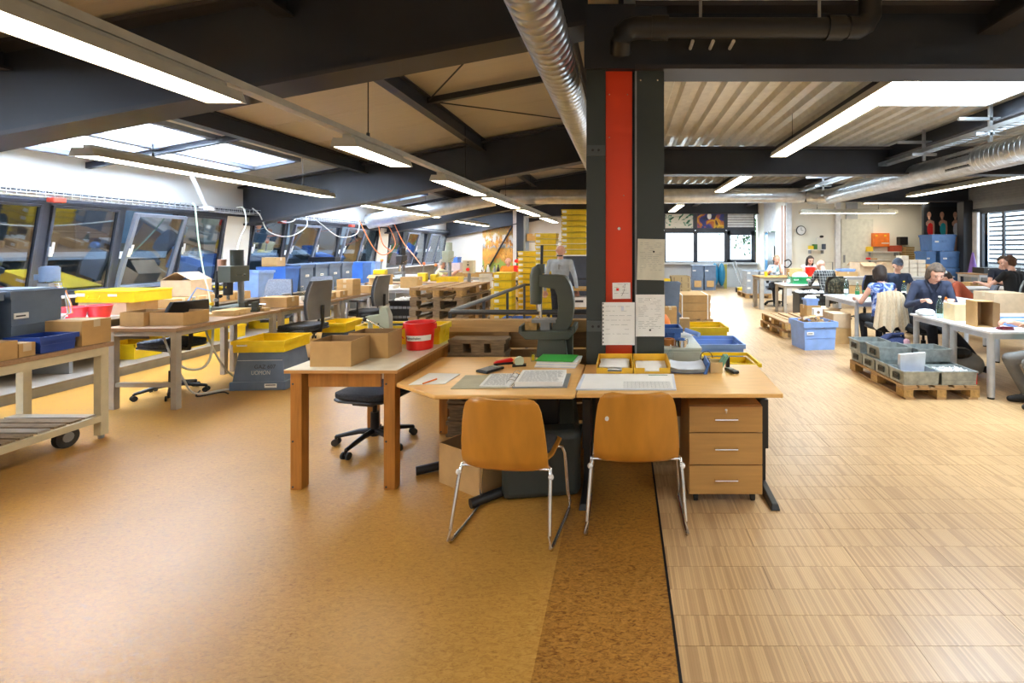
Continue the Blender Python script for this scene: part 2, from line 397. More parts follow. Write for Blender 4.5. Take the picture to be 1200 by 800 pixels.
# leaning windows
def lean_window(n, y0, y1, tilt):
    root = struct('window_%d' % n, loc=(-7.2, (y0+y1)/2, .99)); w = (y1-y0)/2-.02
    root.rotation_euler = (0, math.radians(9), 0)
    f = MB()
    for a, b_ in ((-w-.02, -w+.025), (w-.025, w+.02)): f.box(-.05, .04, a, b_, 0, 1.2, FRAME)
    f.box(-.05, .04, -w, w, 0, .035, FRAME).box(-.05, .04, -w, w, 1.15, 1.2, FRAME); f.build('window_frame', root)
    s = MB(); H = 1.11; a = w-.03; q_ = .045 if tilt else .03
    for q in ((-a, -a+q_, 0, H), (a-q_, a, 0, H), (-a+q_, a-q_, 0, q_), (-a+q_, a-q_, H-q_, H)): s.box(0, .055, q[0], q[1], q[2], q[3], FRAMEL if tilt else FRAME)
    so = s.build('sash', root, bevel=.004); so.location = (.01, 0, .038)
    if tilt: so.rotation_euler = (0, math.radians(tilt), 0)
    B(.02, .032, -a+q_, a-q_, q_, H-q_, PANE).build('window_pane', so)
    MB().box(.055, .075, -a+.015, -a+.05, .48, .60, WHITE).box(.075, .09, -a+.02, -a+.045, .52, .66, WHITE).build('window_handle', so, bevel=.003)
n = 1
for a, b_, c in ((-1.2, 3.47, 5), (4.03, 8.42, 5), (8.98, 13.72, 5), (14.28, 18.9, 5)):
    for i in range(c):
        lean_window(n, a+(b_-a)*i/c, a+(b_-a)*(i+1)/c, 7 if (i == 3 and n > 5) or n in (12, 17) else 0); n += 1
# far wall, right part windows and door
Y9 = 19.3; YW = 16.0
fw = struct('wall_back')
m = MB()
m.box(-7.4, 1.55, Y9, Y9+.15, 0, 4.2, WHITEW)
m.box(1.55, 5.45, Y9, Y9+.15, 0, .95, GREYW).box(1.55, 5.45, Y9, Y9+.15, 3.3, 4.0, WARMW)
m.box(5.40, 5.52, YW, 17.0, 0, 4, WARMW).box(5.40, 5.52, 18.4, Y9+.15, 0, 4, WARMW).box(5.40, 5.52, 17.0, 18.4, 2.2, 4, LAMG)
m.box(5.52, 10.7, YW, YW+.12, 0, 4, WARMW)
m.build('wall_panel', fw)
for i in range(8): B(1.6, 5.3, Y9-.02, Y9, .08+i*.1, .165+i*.1, GREYW).build('siding_strip', fw)
B(1.6, 5.35, Y9-.2, Y9, .93, 1.0, GREYW).build('window_sill', fw)
xs = [1.62, X(815, Y9), X(851, Y9), 5.30]
for i in range(3):
    a, b_ = xs[i]+.03, xs[i+1]-.03
    r = struct('window_%d' % n, loc=(0, Y9, 0)); n += 1
    f = MB(); t = .05 if i < 2 else .13
    f.box(a-.03, a+t, -.06, .06, .98, 2.28, FRAME).box(b_-t, b_+.03, -.06, .06, .98, 2.28, FRAME).box(a, b_, -.06, .06, .98, 1.04+(t-.05), FRAME).box(a, b_, -.06, .06, 2.18-(t-.05), 2.32, FRAME)
    f.build('window_frame', r); B(a, b_, 0, .012, 1.0, 2.25, CLEAR).build('window_pane', r)
    f = MB().box(a-.03, b_+.03, -.03, .1, 2.3, 3.3, FRAME); f.build('transom_backing', r)
    if i == 2:
        for j in range(8): B(a+.03, b_-.03, -.06, -.031, 2.42+j*.1, 2.50+j*.1, LAMG).build('panel_strip', r)
struct('wall_right', MB().box(10.6, 10.75, 14.1, 19.4, 0, 4, GREYM).box(10.2, 10.75, 14.1, 14.2, 0, 4, GREYM).box(9.42, 10.6, 15.0, 15.1, 0, 4, STEELB))
# poster of dark tall figures, clock, door, pipes
m, nt, bb, N, L = nodes_of('autumn_mural', .5)
tc = N('ShaderNodeTexCoord'); sp = N('ShaderNodeSeparateXYZ'); L(tc.outputs['Generated'], sp.inputs[0])
nz = N('ShaderNodeTexNoise'); nz.inputs['Scale'].default_value = 14; nz.inputs['Detail'].default_value = 9; nz.inputs['Roughness'].default_value = .75; L(tc.outputs['Generated'], nz.inputs[0])
leaf = ramp(N, [(.3, (.05, .03, .01)), (.45, (.30, .12, .02)), (.55, (.65, .30, .03)), (.7, (.75, .55, .2))]); L(nz.outputs[0], leaf.inputs[0])
nz2 = N('ShaderNodeTexNoise'); nz2.inputs['Scale'].default_value = 4.5; nz2.inputs['Detail'].default_value = 8; nz2.inputs['Roughness'].default_value = .7; L(tc.outputs['Generated'], nz2.inputs[0])
ad = N('ShaderNodeMath', operation='ADD'); sc = N('ShaderNodeMath', operation='MULTIPLY_ADD'); sc.inputs[1].default_value = .7; sc.inputs[2].default_value = -.35
L(nz2.outputs[0], sc.inputs[0]); L(sc.outputs[0], ad.inputs[0]); L(sp.outputs[2], ad.inputs[1])
zr = ramp(N, [(0, (.15, .09, .03)), (.12, (.22, .26, .04)), (.26, (.20, .30, .05)), (.30, (.42, .16, .02)), (.42, (.60, .30, .04)), (.50, (.35, .20, .03)), (.53, (.16, .27, .38)), (.58, (.55, .60, .66)), (.66, (.62, .62, .6)), (.70, (.40, .26, .04)), (.84, (.16, .10, .03)), (1, (.55, .36, .06))])
L(ad.outputs[0], zr.inputs[0])
mx = N('ShaderNodeMix', data_type='RGBA'); lt = N('ShaderNodeMath', operation='GREATER_THAN'); lt.inputs[1].default_value = .53; L(nz2.outputs[0], lt.inputs[0])
L(lt.outputs[0], mx.inputs[0]); L(zr.outputs[0], mx.inputs[6]); L(leaf.outputs[0], mx.inputs[7]); L(mx.outputs[2], bb.inputs[0]); MURAL = m
tag(B(X(565, 19.2), X(601, 19.2), Y9-.03, Y9-.002, .25, 2.84, MURAL).build('wall_mural'), 'tall autumn landscape mural on the far white wall left of the dark column', 'mural')
struct('trim_%d' % k, MB().box(-4.42, -4.28, Y9-.22, Y9-.02, 0, 3.2, WHITE).box(-4.26, -3.98, Y9-.3, Y9-.02, 0, 3.4, STEELB)); k += 1
struct('trim_%d' % k, MB().tube([(-5.7, Y9-.12, .3), (-4.3, Y9-.12, 2.75)], .035, BLKM, 8)); k += 1
m, nt, bb, N, L = nodes_of('abstract_print_green', .5)
tc = N('ShaderNodeTexCoord'); nz = N('ShaderNodeTexNoise'); nz.inputs['Scale'].default_value = 3; nz.inputs['Distortion'].default_value = 2; L(tc.outputs['Generated'], nz.inputs[0])
r = ramp(N, [(.3, (.01, .02, .02)), (.38, (.02, .22, .13)), (.42, (.6, .6, .55)), (.9, (.66, .65, .6))]); L(nz.outputs[0], r.inputs[0]); L(r.outputs[0], bb.inputs[0]); A1 = m
m, nt, bb, N, L = nodes_of('abstract_print_orange', .5)
tc = N('ShaderNodeTexCoord'); nz = N('ShaderNodeTexNoise'); nz.inputs['Scale'].default_value = 2.2; nz.inputs['Distortion'].default_value = 1; L(tc.outputs['Generated'], nz.inputs[0])
r = ramp(N, [(.3, (.02, .02, .03)), (.45, (.02, .03, .22)), (.52, (.5, .12, .01)), (.62, (.8, .5, .02)), (.75, (.05, .01, .01))]); L(nz.outputs[0], r.inputs[0]); L(r.outputs[0], bb.inputs[0]); A2 = m
tag(B(1.68, X(812, Y9), Y9-.08, Y9-.035, 2.38, 3.2, A1).build('wall_picture'), 'square picture with green and black strokes on white, above the far windows', 'picture')
t = thing('wall_picture', 'square picture in dark blue and orange with pale figure, above the far windows', 'picture', (0, Y9, 0))
B(X(817, Y9), X(848, Y9), -.08, -.035, 2.38, 3.2, A2).build('print_sheet', t)
MB().ball((X(831, Y9), -.085, 2.86), .11, PAPER, 10, (.8, .1, 1.2)).build('pale_figure', t)
d = struct('door_1', loc=(5.40, 0, 0))
B(.02, .07, 17.03, 18.0, 0, 2.17, COLG).build('door_leaf', d); B(.03, .05, 18.0, 18.37, 0, 2.17, mat('blue_glass', (.12, .35, .65), .2)).build('side_pane', d)  # side pane in one even opaque blue
B(-.02, .02, 17.2, 17.24, .95, 1.65, CHR).build('door_pull', d)
d = struct('door_2', loc=(0, YW, 0))
B(X(985, YW), X(1022, YW), -.09, -.02, 0, 2.55, mat('pale_door', (.72, .72, .64), .6)).build('door_leaf', d, bevel=.004); B(X(987, YW), X(989, YW), -.11, -.09, 1.1, 1.35, GREYM).build('door_pull', d)
struct('trim_%d' % k, MB().box(X(978, YW), X(984, YW), YW-.1, YW, 0, 3.4, LAMG).box(X(991, YW), X(1004, YW), YW-.08, YW, 2.55, 3.4, GREYW).box(X(921, YW), X(927, YW), YW-.1, YW, 0, 3.4, LAMG)); k += 1
t = thing('wall_pipe', 'two slim copper-coloured pipes running down the far wall beside the door', 'pipe', (0, YW-.1, 0))
for q in (915.5, 919): MB().tube([(X(q, YW), 0, .4), (X(q, YW), 0, 3.0)], .025, mat('copper_paint', (.45, .25, .18), .4), 8).build('pipe', t)
t = thing('wall_clock', 'round white wall clock with dark rim on the far wall', 'clock', (X(938.5, YW), YW-.001, Zz(270, YW)))
MB().tube([(0, 0, 0), (0, -.04, 0)], .16, BLK, 24).build('rim', t); MB().tube([(0, -.04, 0), (0, -.045, 0)], .135, WHITE, 24).build('dial', t)
MB().box(-.006, .006, -.05, -.046, 0, .09, BLK).box(0, .07, -.05, -.046, -.006, .006, BLK).build('hands', t)
t = thing('wall_poster', 'tall black poster with three people standing in swimwear, behind the blue crate stack', 'poster', (0, 14.96, 0))
B(X(1083, 14.96), X(1126, 14.96), 0, .03, .3, 2.87, BLK).build('sheet', t)
SKIN = mat('skin', (.58, .32, .22), .55, 0, .06, 20); 
for px, c, dz in ((1089, RED, 0), (1104, mat('turquoise', (.02, .4, .5), .6), 0), (1119.5, PAPB, 0)):
    x = X(px, 14.96); m = MB(); z = 2.62
    m.ball((x, -.004, z), .085, SKIN, 10, (.8, .03, 1.2)).tube([(x, -.003, z-.15), (x+.01, -.003, z-.05)], .03, SKIN, 8).ball((x+.03, -.003, z-.27), .13, SKIN, 10, (1.05, .02, .9)).ball((x+.035, -.006, z-.45), .13, c, 10, (.8, .02, 1.6)).ball((x+.14, -.006, z-.42), .2, SKIN, 10, (.16, .02, 1.2)).ball((x+.04, -.004, z-.85), .13, SKIN, 10, (.9, .02, 2.4))
    m.build('printed_figure', t)
# right wall with slatted window
wr = struct('wall_right.001', MB().box(10.2, 10.35, -4, 13.75, 0, .85, GREYW).box(10.2, 10.35, -4, 14.1, 2.62, 2.72, FRAME).box(10.22, 10.35, -4, 14.1, 2.7, 3.5, GREYM))
struct('trim_%d' % k, MB().box(9.95, 10.25, 13.98, 14.26, 0, 2.96, STEELB).box(10.2, 10.34, 13.8, 14.0, 0, 2.65, WHITE)); k += 1
for j in range(10): 
    o = B(10.19, 10.22, -4, 13.9, 2.74+j*.073, 2.805+j*.073, GREYM).build('siding_strip', wr)
for i, (a, b_) in enumerate(((11.8, 13.7), (9.7, 11.7), (7.6, 9.6))):
    r = struct('window_%d' % n, loc=(10.25, 0, 0)); n += 1
    f = MB().box(-.04, .04, a, a+.08, .85, 2.65, FRAME).box(-.04, .04, b_-.08, b_, .85, 2.65, FRAME).box(-.04, .04, a, b_, .85, .93, FRAME).box(-.04, .04, a, b_, 2.57, 2.65, FRAME).box(-.03, .03, (a+b_)/2+.1, (a+b_)/2+.16, .9, 2.6, FRAME)
    f.build('window_frame', r); B(-.005, .005, a+.08, b_-.08, .93, 2.57, CLEAR).build('window_pane', r)
    for j in range(13): MB().box(.30, .33, a-.1, b_+.1, 1.0+j*.13, 1.05+j*.13, BGRD).build('slat', r)
# camera-side end and outside world
struct('wall_front', B(-7.4, 10.3, -4.1, -4, 0, 4.3, WHITEW))
struct('wall_right.002', B(10.2, 10.35, -4, 7.6, .85, 2.62, WHITEW))
og = struct('outside_ground', B(-40, 45, -20, 60, -.3, -.12, mat('outside_gravel', (.20, .20, .19), .9)))
ob_ = thing('dark_backdrop', 'added dark backdrop keeping bright sky out of the leaning left windows', 'backdrop', (-11.5, 0, 0))
m = MB().box(-3, 0, -8, 40, -.12, 7, mat('backdrop_dark_wall', (.05, .05, .045), .9, 0, .3, 2)); m.build('wall', ob_)  # added tall dark block, keeps bright sky from showing in the panes
for z in (1.35, 2.9): B(-.02, .06, -8, 40, z, z+.16, LAMG).build('ledge', ob_)
for j in range(8): B(-.02, .04, -6+j*4, -3.6+j*4, 1.7, 2.6, mat('backdrop_pane', (.05, .09, .14), .15)).build('window', ob_)
tr = thing('garden_tree', 'green tree outside the far window, upper right corner', 'tree', (6.6, 24, 0))
MB().tube([(0, 0, -.12), (0, 0, 2.4)], .12, PALD, 8).build('trunk', tr)
m = MB(); random.seed(3); LEAF = mat('leaf', (.05, .16, .03), .7)
for i in range(900):
    a = Vector((random.gauss(0, .55), random.gauss(0, .55), 2.6+random.gauss(0, .55))); u = Vector((random.uniform(-1, 1), random.uniform(-1, 1), random.uniform(-1, 1))).normalized()*.09; v = u.orthogonal()*.5
    m.add([a-u, a+v, a+u, a-v], [(0, 1, 2, 3)], LEAF)
m.build('crown', tr, kind='stuff')
# ---------------------------------------------------------------- centre column
t = struct('trim_%d' % k, loc=(0, 3.66, 0)); k += 1
MB().box(-.285, -.14, 0, .02, 0, 3.4, COLG).box(-.22, -.2, .02, .25, 0, 3.4, COLG).box(-.285, -.14, .25, .27, 0, 3.4, COLG).build('steel_column', t)
MB().box(-.138, .066, .03, .05, 0, 3.35, REDP).box(-.15, .095, .052, .06, 0, 3.35, BLKM).build('red_panel', t, label='red painted metal panel between the two steel columns')  # black sheet added behind the red panel to darken the gap
MB().box(.082, .31, 0, .02, 0, 2.95, COLG).box(.18, .2, .02, .25, 0, 2.95, COLG).box(.082, .31, .25, .27, 0, 2.95, COLG).box(.088, .1, -.004, 0, 0, 2.95, GREYM).build('steel_column', t)
for z in (2.30, .96): MB().box(-.28, -.14, -.02, 0, z, z+.08, mat('splice_grey', (.07, .085, .085), .4)).tube([(-.235, -.02, z+.04), (-.235, -.028, z+.04)], .01, BLK, 8).tube([(-.19, -.02, z+.04), (-.19, -.028, z+.04)], .01, BLK, 8).build('splice_plate', t)
MB().box(-.3, .33, -.03, .3, 2.96, 3.45, STEELB).build('column_head', t)
for x, z in ((-.11, 2.78), (.03, 2.78), (-.11, 2.45), (.0, 2.0)): MB().ball((x, .028, z), .006, CHR, 8).build('screw', t)
m = MB().ball((.13, -.003, 2.88), .008, CHR, 8).ball((.26, -.003, 2.88), .008, CHR, 8); m.build('bolt', t)
MB().tube([(-.035, .028, 1.745), (-.035, .0, 1.745)], .012, PAPER, 8).build('door_bell_knob', t, label='small white knob on the red panel')
for i, px in enumerate((812, 836, 860)):
    tag(MB().tube([(X(px, 3.6), 3.6, 3.155), (X(px, 3.6), 3.738, 3.155)], .013, WHITE, 12).build('lit_hole_disc'), 'white disc as painted light through a hole in the near dark beam, %s of three' % ('leftmost', 'middle', 'rightmost')[i], 'disc')  # white discs paint the light seen through holes in the web
t = thing('drain_pipe', 'black drain pipe with elbows running along the near dark beam', 'pipe', (0, 3.42, 3.17))
MB().tube([(-.02, .05, -.16), (-.02, 0, -.10), (-.005, -.0, -.05), (.03, 0, -.015), (.09, 0, 0), (.2, 0, 0)], .078, BLK, 16).build('elbow', t, smooth=True)
MB().tube([(.2, 0, 0), (1.62, 0, 0)], .07, BLK, 16).build('pipe', t, smooth=True)
for x in (.2, 1.45): MB().tube([(x, 0, 0), (x+.12, 0, 0)], .085, BLK, 16).build('sleeve', t, smooth=True)
MB().tube([(1.6, 0, 0), (1.68, 0, .0), (1.73, 0, .03), (1.76, 0, .08), (1.765, 0, .33)], .078, BLK, 16).build('elbow', t, smooth=True)
for x in (.55, 1.4): MB().tube([(x, 0, 0), (x, 0, .31)], .012, GREYM, 6).build('hanger', t)
# ---------------------------------------------------------------- papers on the column
def sheet(name, label, px0, px1, py0, py1, y, lines=10, m=PAPER, seed=1, holes=False, rot=0, ml=.62):
    x0, x1, z0, z1 = X(px0, y), X(px1, y), Zz(py1, y), Zz(py0, y); rnd = random.Random(seed)
    t = thing(name, label, 'paper', ((x0+x1)/2, y, (z0+z1)/2)); t.rotation_euler = (0, math.radians(rot), 0)
    w, h = (x1-x0)/2, (z1-z0)/2
    g = MB(); n = 6
    vs = [(-w+2*w*i/n, -.004-.006*(1 if (i in (0, n)) else 0)*abs(j-2)/2, -h+2*h*j/4) for j in range(5) for i in range(n+1)]
    vs += [(a, b_+.0015, c) for a, b_, c in vs]; q = (n+1)*5
    fs = [(j*(n+1)+i, j*(n+1)+i+1, (j+1)*(n+1)+i+1, (j+1)*(n+1)+i) for j in range(4) for i in range(n)]
    g.add(vs, fs+[tuple(k_+q for k_ in f)[::-1] for f in fs], m).build('page', t)
    g = MB()
    for i in range(lines):
        z = h*.8-1.5*h*i/lines; a = -w*.8
        while a < w*ml:
            L_ = rnd.uniform(.01, .05)
            if rnd.random() < .75: g.box(a, min(a+L_, w*.8), -.0055, -.005, z, z+.0018, GREYM)
            a += L_+rnd.uniform(.004, .02)
    g.build('printed_lines', t, kind='stuff')
    if holes:
        g = MB()
        for i in range(11): g.box(-w+.004, -w+.011, -.0115, -.0055, -h*.9+i*h*.18, -h*.9+i*h*.18+.012, INK)
        g.build('punched_strip', t)
    return t
p = sheet('notice_sheet', 'cream handwritten list pinned highest on the dark column', 747, 779, 280, 328, 3.645, 16, mat('cream_paper', (.66, .65, .55), .8), 3, rot=1.2)
MB().ball((.02, -.012, .06), .008, BLK, 8).build('magnet', p)
p = sheet('notice_sheet', 'white printed list below the cream list on the dark column', 745, 779, 345, 394, 3.645, 18, PAPER, 5)
MB().ball((0, -.012, -.11), .008, BLK, 8).build('magnet', p); MB().ball((0, -.012, .12), .007, CHR, 8).build('magnet', p)
p = sheet('notice_note', 'small white note with drawing on the red panel', 718, 739, 331, 350, 3.682, 4, PAPER, 8, rot=-1)
MB().box(-.04, -.02, -.006, -.005, .0, .02, RED).tube([(.01, -.007, .03), (.03, -.007, .05), (.02, -.007, .0), (.0, -.007, -.04)], .0012, INK, 5).build('sketch', p)
p = sheet('notice_sheet', 'white sheet in punched plastic sleeve at the foot of the red panel', 706, 744, 354, 404, 3.632, 7, PAPER, 9, holes=True)
MB().box(.02, .04, -.012, -.006, .1, .13, PAPB).build('clip', p)
# ---------------------------------------------------------------- ducts
def spiral(name, label, pts, r, m=GALV, pitch=.09):
    t = thing(name, label, 'duct', (0, 0, 0)); P_ = [Vector(p) for p in pts]; path = []; rs = []
    for a, b_ in zip(P_[:-1], P_[1:]):
        L_ = (b_-a).length; n_ = max(1, int(L_/pitch))
        for i in range(n_):
            for u, rr in ((0, r), (.86, r), (.90, r*1.018), (.96, r*1.018)):
                path.append(a+(b_-a)*((i+u)/n_)); rs.append(rr)
    path.append(P_[-1]); rs.append(r)
    MB().tube(path, rs, m, 20).build('duct_pipe', t, smooth=True); return t
t = spiral('ventilation_duct', 'large spiral duct coming toward the camera beside the centre column', [(-.494, -2.5, 2.95), (-.494, 13.0, 2.95)], .145)
t = spiral('ventilation_duct', 'horizontal spiral duct crossing both halls in the distance', [(-3.4, 13.3, 3.0), (5.0, 13.3, 3.05)], .2)
t = spiral('ventilation_duct', 'spiral duct sloping down to the left windows in the distance', [(-6.9, 12.9, 2.30), (-3.6, 13.3, 2.96)], .2)
t = spiral('ventilation_duct', 'long spiral duct along the right side of the right hall', [(5.05, 13.0, 2.97), (5.45, 12.6, 2.95), (5.5, -2.5, 2.95)], .2)
for y in (7.3, 10.5):
    g = MB()
    for i in range(5): g.box(5.28, 5.30, y+.02, y+.55, 2.86+i*.04, 2.88+i*.04, BLK)
    g.box(5.29, 5.31, y, y+.57, 2.84, 3.06, GREYM).build('air_grille', t)
t = thing('cable_tray', 'perforated steel cable tray hung high in the right hall beside the duct', 'tray', (4.85, 0, 3.12))
for a in (-.09, .08): B(a, a+.01, 1, 13, 0, .06, GALV).build('side_rail', t)
g = MB(); y = 1.0
while y < 13: g.box(-.09, .09, y, y+.03, 0, .008, GALV); y += .12
g.build('rungs', t, kind='stuff')
for y in (3, 5, 6.3, 7.7, 9.6, 11.6): MB().box(-.42, .25, y, y+.04, .16, .20, GALV).box(-.02, .02, y, y+.04, -.12, .38, GALV).box(-.2, .2, y, y+.04, -.04, 0, GALV).build('bracket', t)
# ---------------------------------------------------------------- lamps
def fixture(label, x, y0, y1, z, group, wires=True, zd=None, along='y'):
    L_ = y1-y0; t = thing('strip_light', label, 'lamp', (x, y0, z), 0, group)
    if along == 'x': t.rotation_euler.z = -PI/2
    prof = [(-.125, 0), (-.118, .0), (-.118, .012), (.118, .012), (.118, 0), (.125, 0), (.10, .075), (-.10, .075)]
    MB().prism(prof, .03, L_-.03, HOUS, 'y').build('housing', t)
    B(-.117, .117, .035, L_-.035, .002, .010, DIFF).build('diffuser', t)
    for a in (0, L_-.03): MB().prism([(-.128, -.002), (.128, -.002), (.10, .078), (-.10, .078)], a, a+.03, HOUS, 'y').build('end_cap', t)
    B(-.04, .04, .05, L_-.05, .075, .12, HOUS).build('mounting_rail', t)
    if wires:
        for u in (.18, .82):
            zz = (zd-z) if zd else (dk(x)-z)
            MB().tube([(0, L_*u, .12), (0, L_*u, zz)], .004, BLK, 5).tube([(0, L_*u, .12), (0, L_*u, .16)], .012, BLK, 6).build('hanger_cable', t)
    return t
G1 = 'strip lights under the long left rail'
fixture('nearest strip light on the long rail, crossing the upper left corner', -2.62, 1.0, 3.16, 2.55, G1, False)
fixture('second strip light on the long rail, above the table row', -2.62, 4.47, 5.65, 2.55, G1, False)
fixture('third strip light along the long rail', -2.62, 6.75, 8.75, 2.55, G1, False)
fixture('fourth strip light along the long rail', -2.62, 9.15, 11.6, 2.55, G1, False)
fixture('fifth strip light along the long rail', -2.62, 12.1, 14.9, 2.55, G1, False)
fixture('farthest strip light at the end of the long rail', -2.62, 15.4, 18.4, 2.55, G1, False)
fixture('strip light on the long rail behind the camera', -2.62, -2.4, -.2, 2.55, G1, False)
t = thing('lighting_rail', 'long pale lighting rail carrying a row of strip lights', 'rail', (-2.62, 0, 2.675))
B(-.045, .045, -2.5, 18.8, 0, .05, HOUS).build('rail_channel', t)
for y in (1.6, 4.9, 7.9, 10.6, 13.4, 16.6): MB().tube([(0, y, .05), (0, y, 3.62-2.675)], .006, BLK, 5).tube([(0, y, .05), (0, y, .1)], .016, BLK, 6).build('hanger_chain', t)
G2 = 'strip lights beside the window wall'
fixture('nearest strip light by the windows, long and hanging over the workbenches', -5.3, 4.67, 8.6, 2.5, G2)
fixture('second strip light by the windows, beyond the second beam', -5.35, 9.35, 13.7, 2.46, G2)
fixture('third strip light by the windows, in the far bay', -5.4, 14.6, 18.9, 2.44, G2)
fixture('strip light by the windows behind the camera', -5.3, -1.2, 2.9, 2.5, G2)
G3 = 'strip lights in the right hall'
fixture('nearest strip light in the right hall, beside the roof light', 2.39, 3.9, 7.4, 3.0, G3, True, 3.5)
fixture('second strip light in the right hall, beyond the second beam', 2.42, 9.3, 12.1, 3.0, G3, True, 3.5)
fixture('third strip light in the right hall, beside the far pictures', 1.85, 15.4, 18.4, 2.97, G3, True, 3.5)
fixture('strip light in the right hall behind the camera', 2.39, -1.0, 2.6, 3.0, G3, True, 3.5)
fixture('strip light hung crosswise in front of the far white wall', 4.75, 13.6, 16.2, 2.53, G3, True, 3.5, 'x').location = (4.8, 13.0, 2.53)
fixture('strip light over the right-hand tables outside the frame', 7.9, 3.0, 7.0, 3.0, G3, True, 3.5)
fixture('strip light over the far right tables near the slatted window', 7.9, 9.2, 13.2, 3.0, G3, True, 3.5)
fixture('strip light hung crosswise high before the far white wall, near the poster', 7.5, 14.95, 16.95, 2.98, G3, True, 3.5, 'x')
# ================================================================ BUILDERS FOR FURNITURE AND GOODS
MC = {}
def cached(key, fn):
    if key not in MC: MC[key] = fn()
    return MC[key]
def lk(me, name, parent, loc=(0, 0, 0), rz=0, label=None):
    o = D.objects.new(name, me); COL.objects.link(o); o.parent = parent; o.location = loc; o.rotation_euler.z = rz
    if label: o['label'] = label
    return o
def crate(label, loc, rz, w, d, h, m, group=None, name='plastic_crate', cat='crate', lid=False, tp=.004, plate=True, handle=True, simple=False, plx=-.3, z_up=True):
    """open (or lidded) stacking crate, front faces -Y"""
    K = ('crate', w, d, h, m.name, tp)
    def body():
        g = MB().hollow(w-.03, d-.03, h-.035, .012, m, tp); 
        for z in (h*.42,): 
            g.box(-w/2+.014+tp*.5, w/2-.014-tp*.5, -d/2+.010+tp*.4, -d/2+.02+tp*.4, z, z+.008, m)
        return g.mesh('body')
    def rim():
        g = MB(); a, b_ = w/2, d/2; hh = min(.045, h*.3)
        g.box(-a, a, -b_, -b_+.016, h-hh, h, m).box(-a, a, b_-.016, b_, h-hh, h, m).box(-a, -a+.016, -b_+.016, b_-.016, h-hh, h, m).box(a-.016, a, -b_+.016, b_-.016, h-hh, h, m)
        return g.mesh('rim')
    if simple:
        g = MB().hollow(w-.02, d-.02, h-.02, .012, m, tp); a, b_ = w/2, d/2
        g.box(-a, a, -b_, -b_+.012, h-.04, h, m).box(-a, a, b_-.012, b_, h-.04, h, m).box(-a, -a+.012, -b_, b_, h-.04, h, m).box(a-.012, a, -b_, b_, h-.04, h, m)
        if plate: g.box(plx*w-.05, plx*w+.05, -b_-.002, -b_+.02, h*.6, h*.6+min(.06, h*.35), PAPER)
        if lid: g.box(-a-.004, a+.004, -b_-.004, b_+.004, h, h+.03, m)
        o = g.build(name, loc=loc, rz=rz); return tag(o, label, cat, group)
    t = thing(name, label, cat, loc, rz, group)
    lk(cached(K+('b',), body), 'body', t); lk(cached(K+('r',), rim), 'rim', t)
    if handle:
        def hd():
            u = min(.11, w*.3); z = h*.5 if h < .2 else h*.62
            return MB().tube([(-u/2, -d/2+.02, z+.02), (-u/2, -d/2-.004, z+.012), (-u/2+.01, -d/2-.006, z-.02), (u/2-.01, -d/2-.006, z-.02), (u/2, -d/2-.004, z+.012), (u/2, -d/2+.02, z+.02)], .006, m, 6).mesh('handle')
        lk(cached(K+('h',), hd), 'handle', t)
    if plate:
        def pl():
            u = min(.11, w*.25); v = min(.045, h*.4); z = h*.55
            return MB().box(-u/2, u/2, -.006, .0, z, z+v, PAPER).box(-u/2+.01, u/2-.02, -.007, -.006, z+v*.35, z+v*.6, INK).mesh('label_plate')
        lk(cached(K+('p',), pl), 'label_plate', t, (plx*w, -d/2+.012 if not handle else -d/2+.004, 0))
    if lid:
        def ld(): return MB().box(-w/2-.006, w/2+.006, -d/2-.006, d/2+.006, h, h+.02, m).box(-w/2+.03, w/2-.03, -d/2+.03, d/2-.03, h+.02, h+.03, m).mesh('lid')
        lk(cached(K+('l',), ld), 'lid', t)
    return t
def carton(label, loc, rz, w, d, h, m=None, group=None, open_=0, simple=False, name='cardboard_box', cat='box', mark=False, tape=True):
    m = m or CARD
    if simple:
        o = MB().box(-w/2, w/2, -d/2, d/2, 0, h, m).box(-.025, .025, -d/2-.001, d/2+.001, h-.05, h+.001, TAPE).build(name, loc=loc, rz=rz); return tag(o, label, cat, group)
    t = thing(name, label, cat, loc, rz, group)
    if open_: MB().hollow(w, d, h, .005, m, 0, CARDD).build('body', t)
    else: B(-w/2, w/2, -d/2, d/2, 0, h, m).build('body', t, bevel=.003)
    if open_ == 2:
        for s in (-1, 1):
            Tm = Matrix.Translation((0, s*d/2, h)) @ Matrix.Rotation(math.radians(-s*35), 4, 'X')
            MB().box(-w/2, w/2, min(0, s*d*.42), max(0, s*d*.42), 0, .005, m, Tm).build('flap', t)
    if open_ == 3:
        for s in (-1, 1):
            Tm = Matrix.Translation((s*w/2, 0, h)) @ Matrix.Rotation(math.radians(s*(18)), 4, 'Y')
            a = sorted((0, -s*w*.52)); MB().box(a[0], a[1], -d/2, d/2, 0, .005, m, Matrix.Translation((s*w/2, 0, h)) @ Matrix.Rotation(math.radians(s*28), 4, 'Y')).build('flap', t)
    if not open_ and tape: MB().box(-w/2-.001, w/2+.001, -.025, .025, h-.06, h+.0015, TAPE).build('tape', t)
    if mark: MB().box(-w*.3, -w*.05, -d/2-.0015, -d/2, h*.3, h*.7, PAPER).box(-w*.28, -w*.1, -d/2-.002, -d/2-.0015, h*.45, h*.5, INK).build('shipping_label', t)
    return t
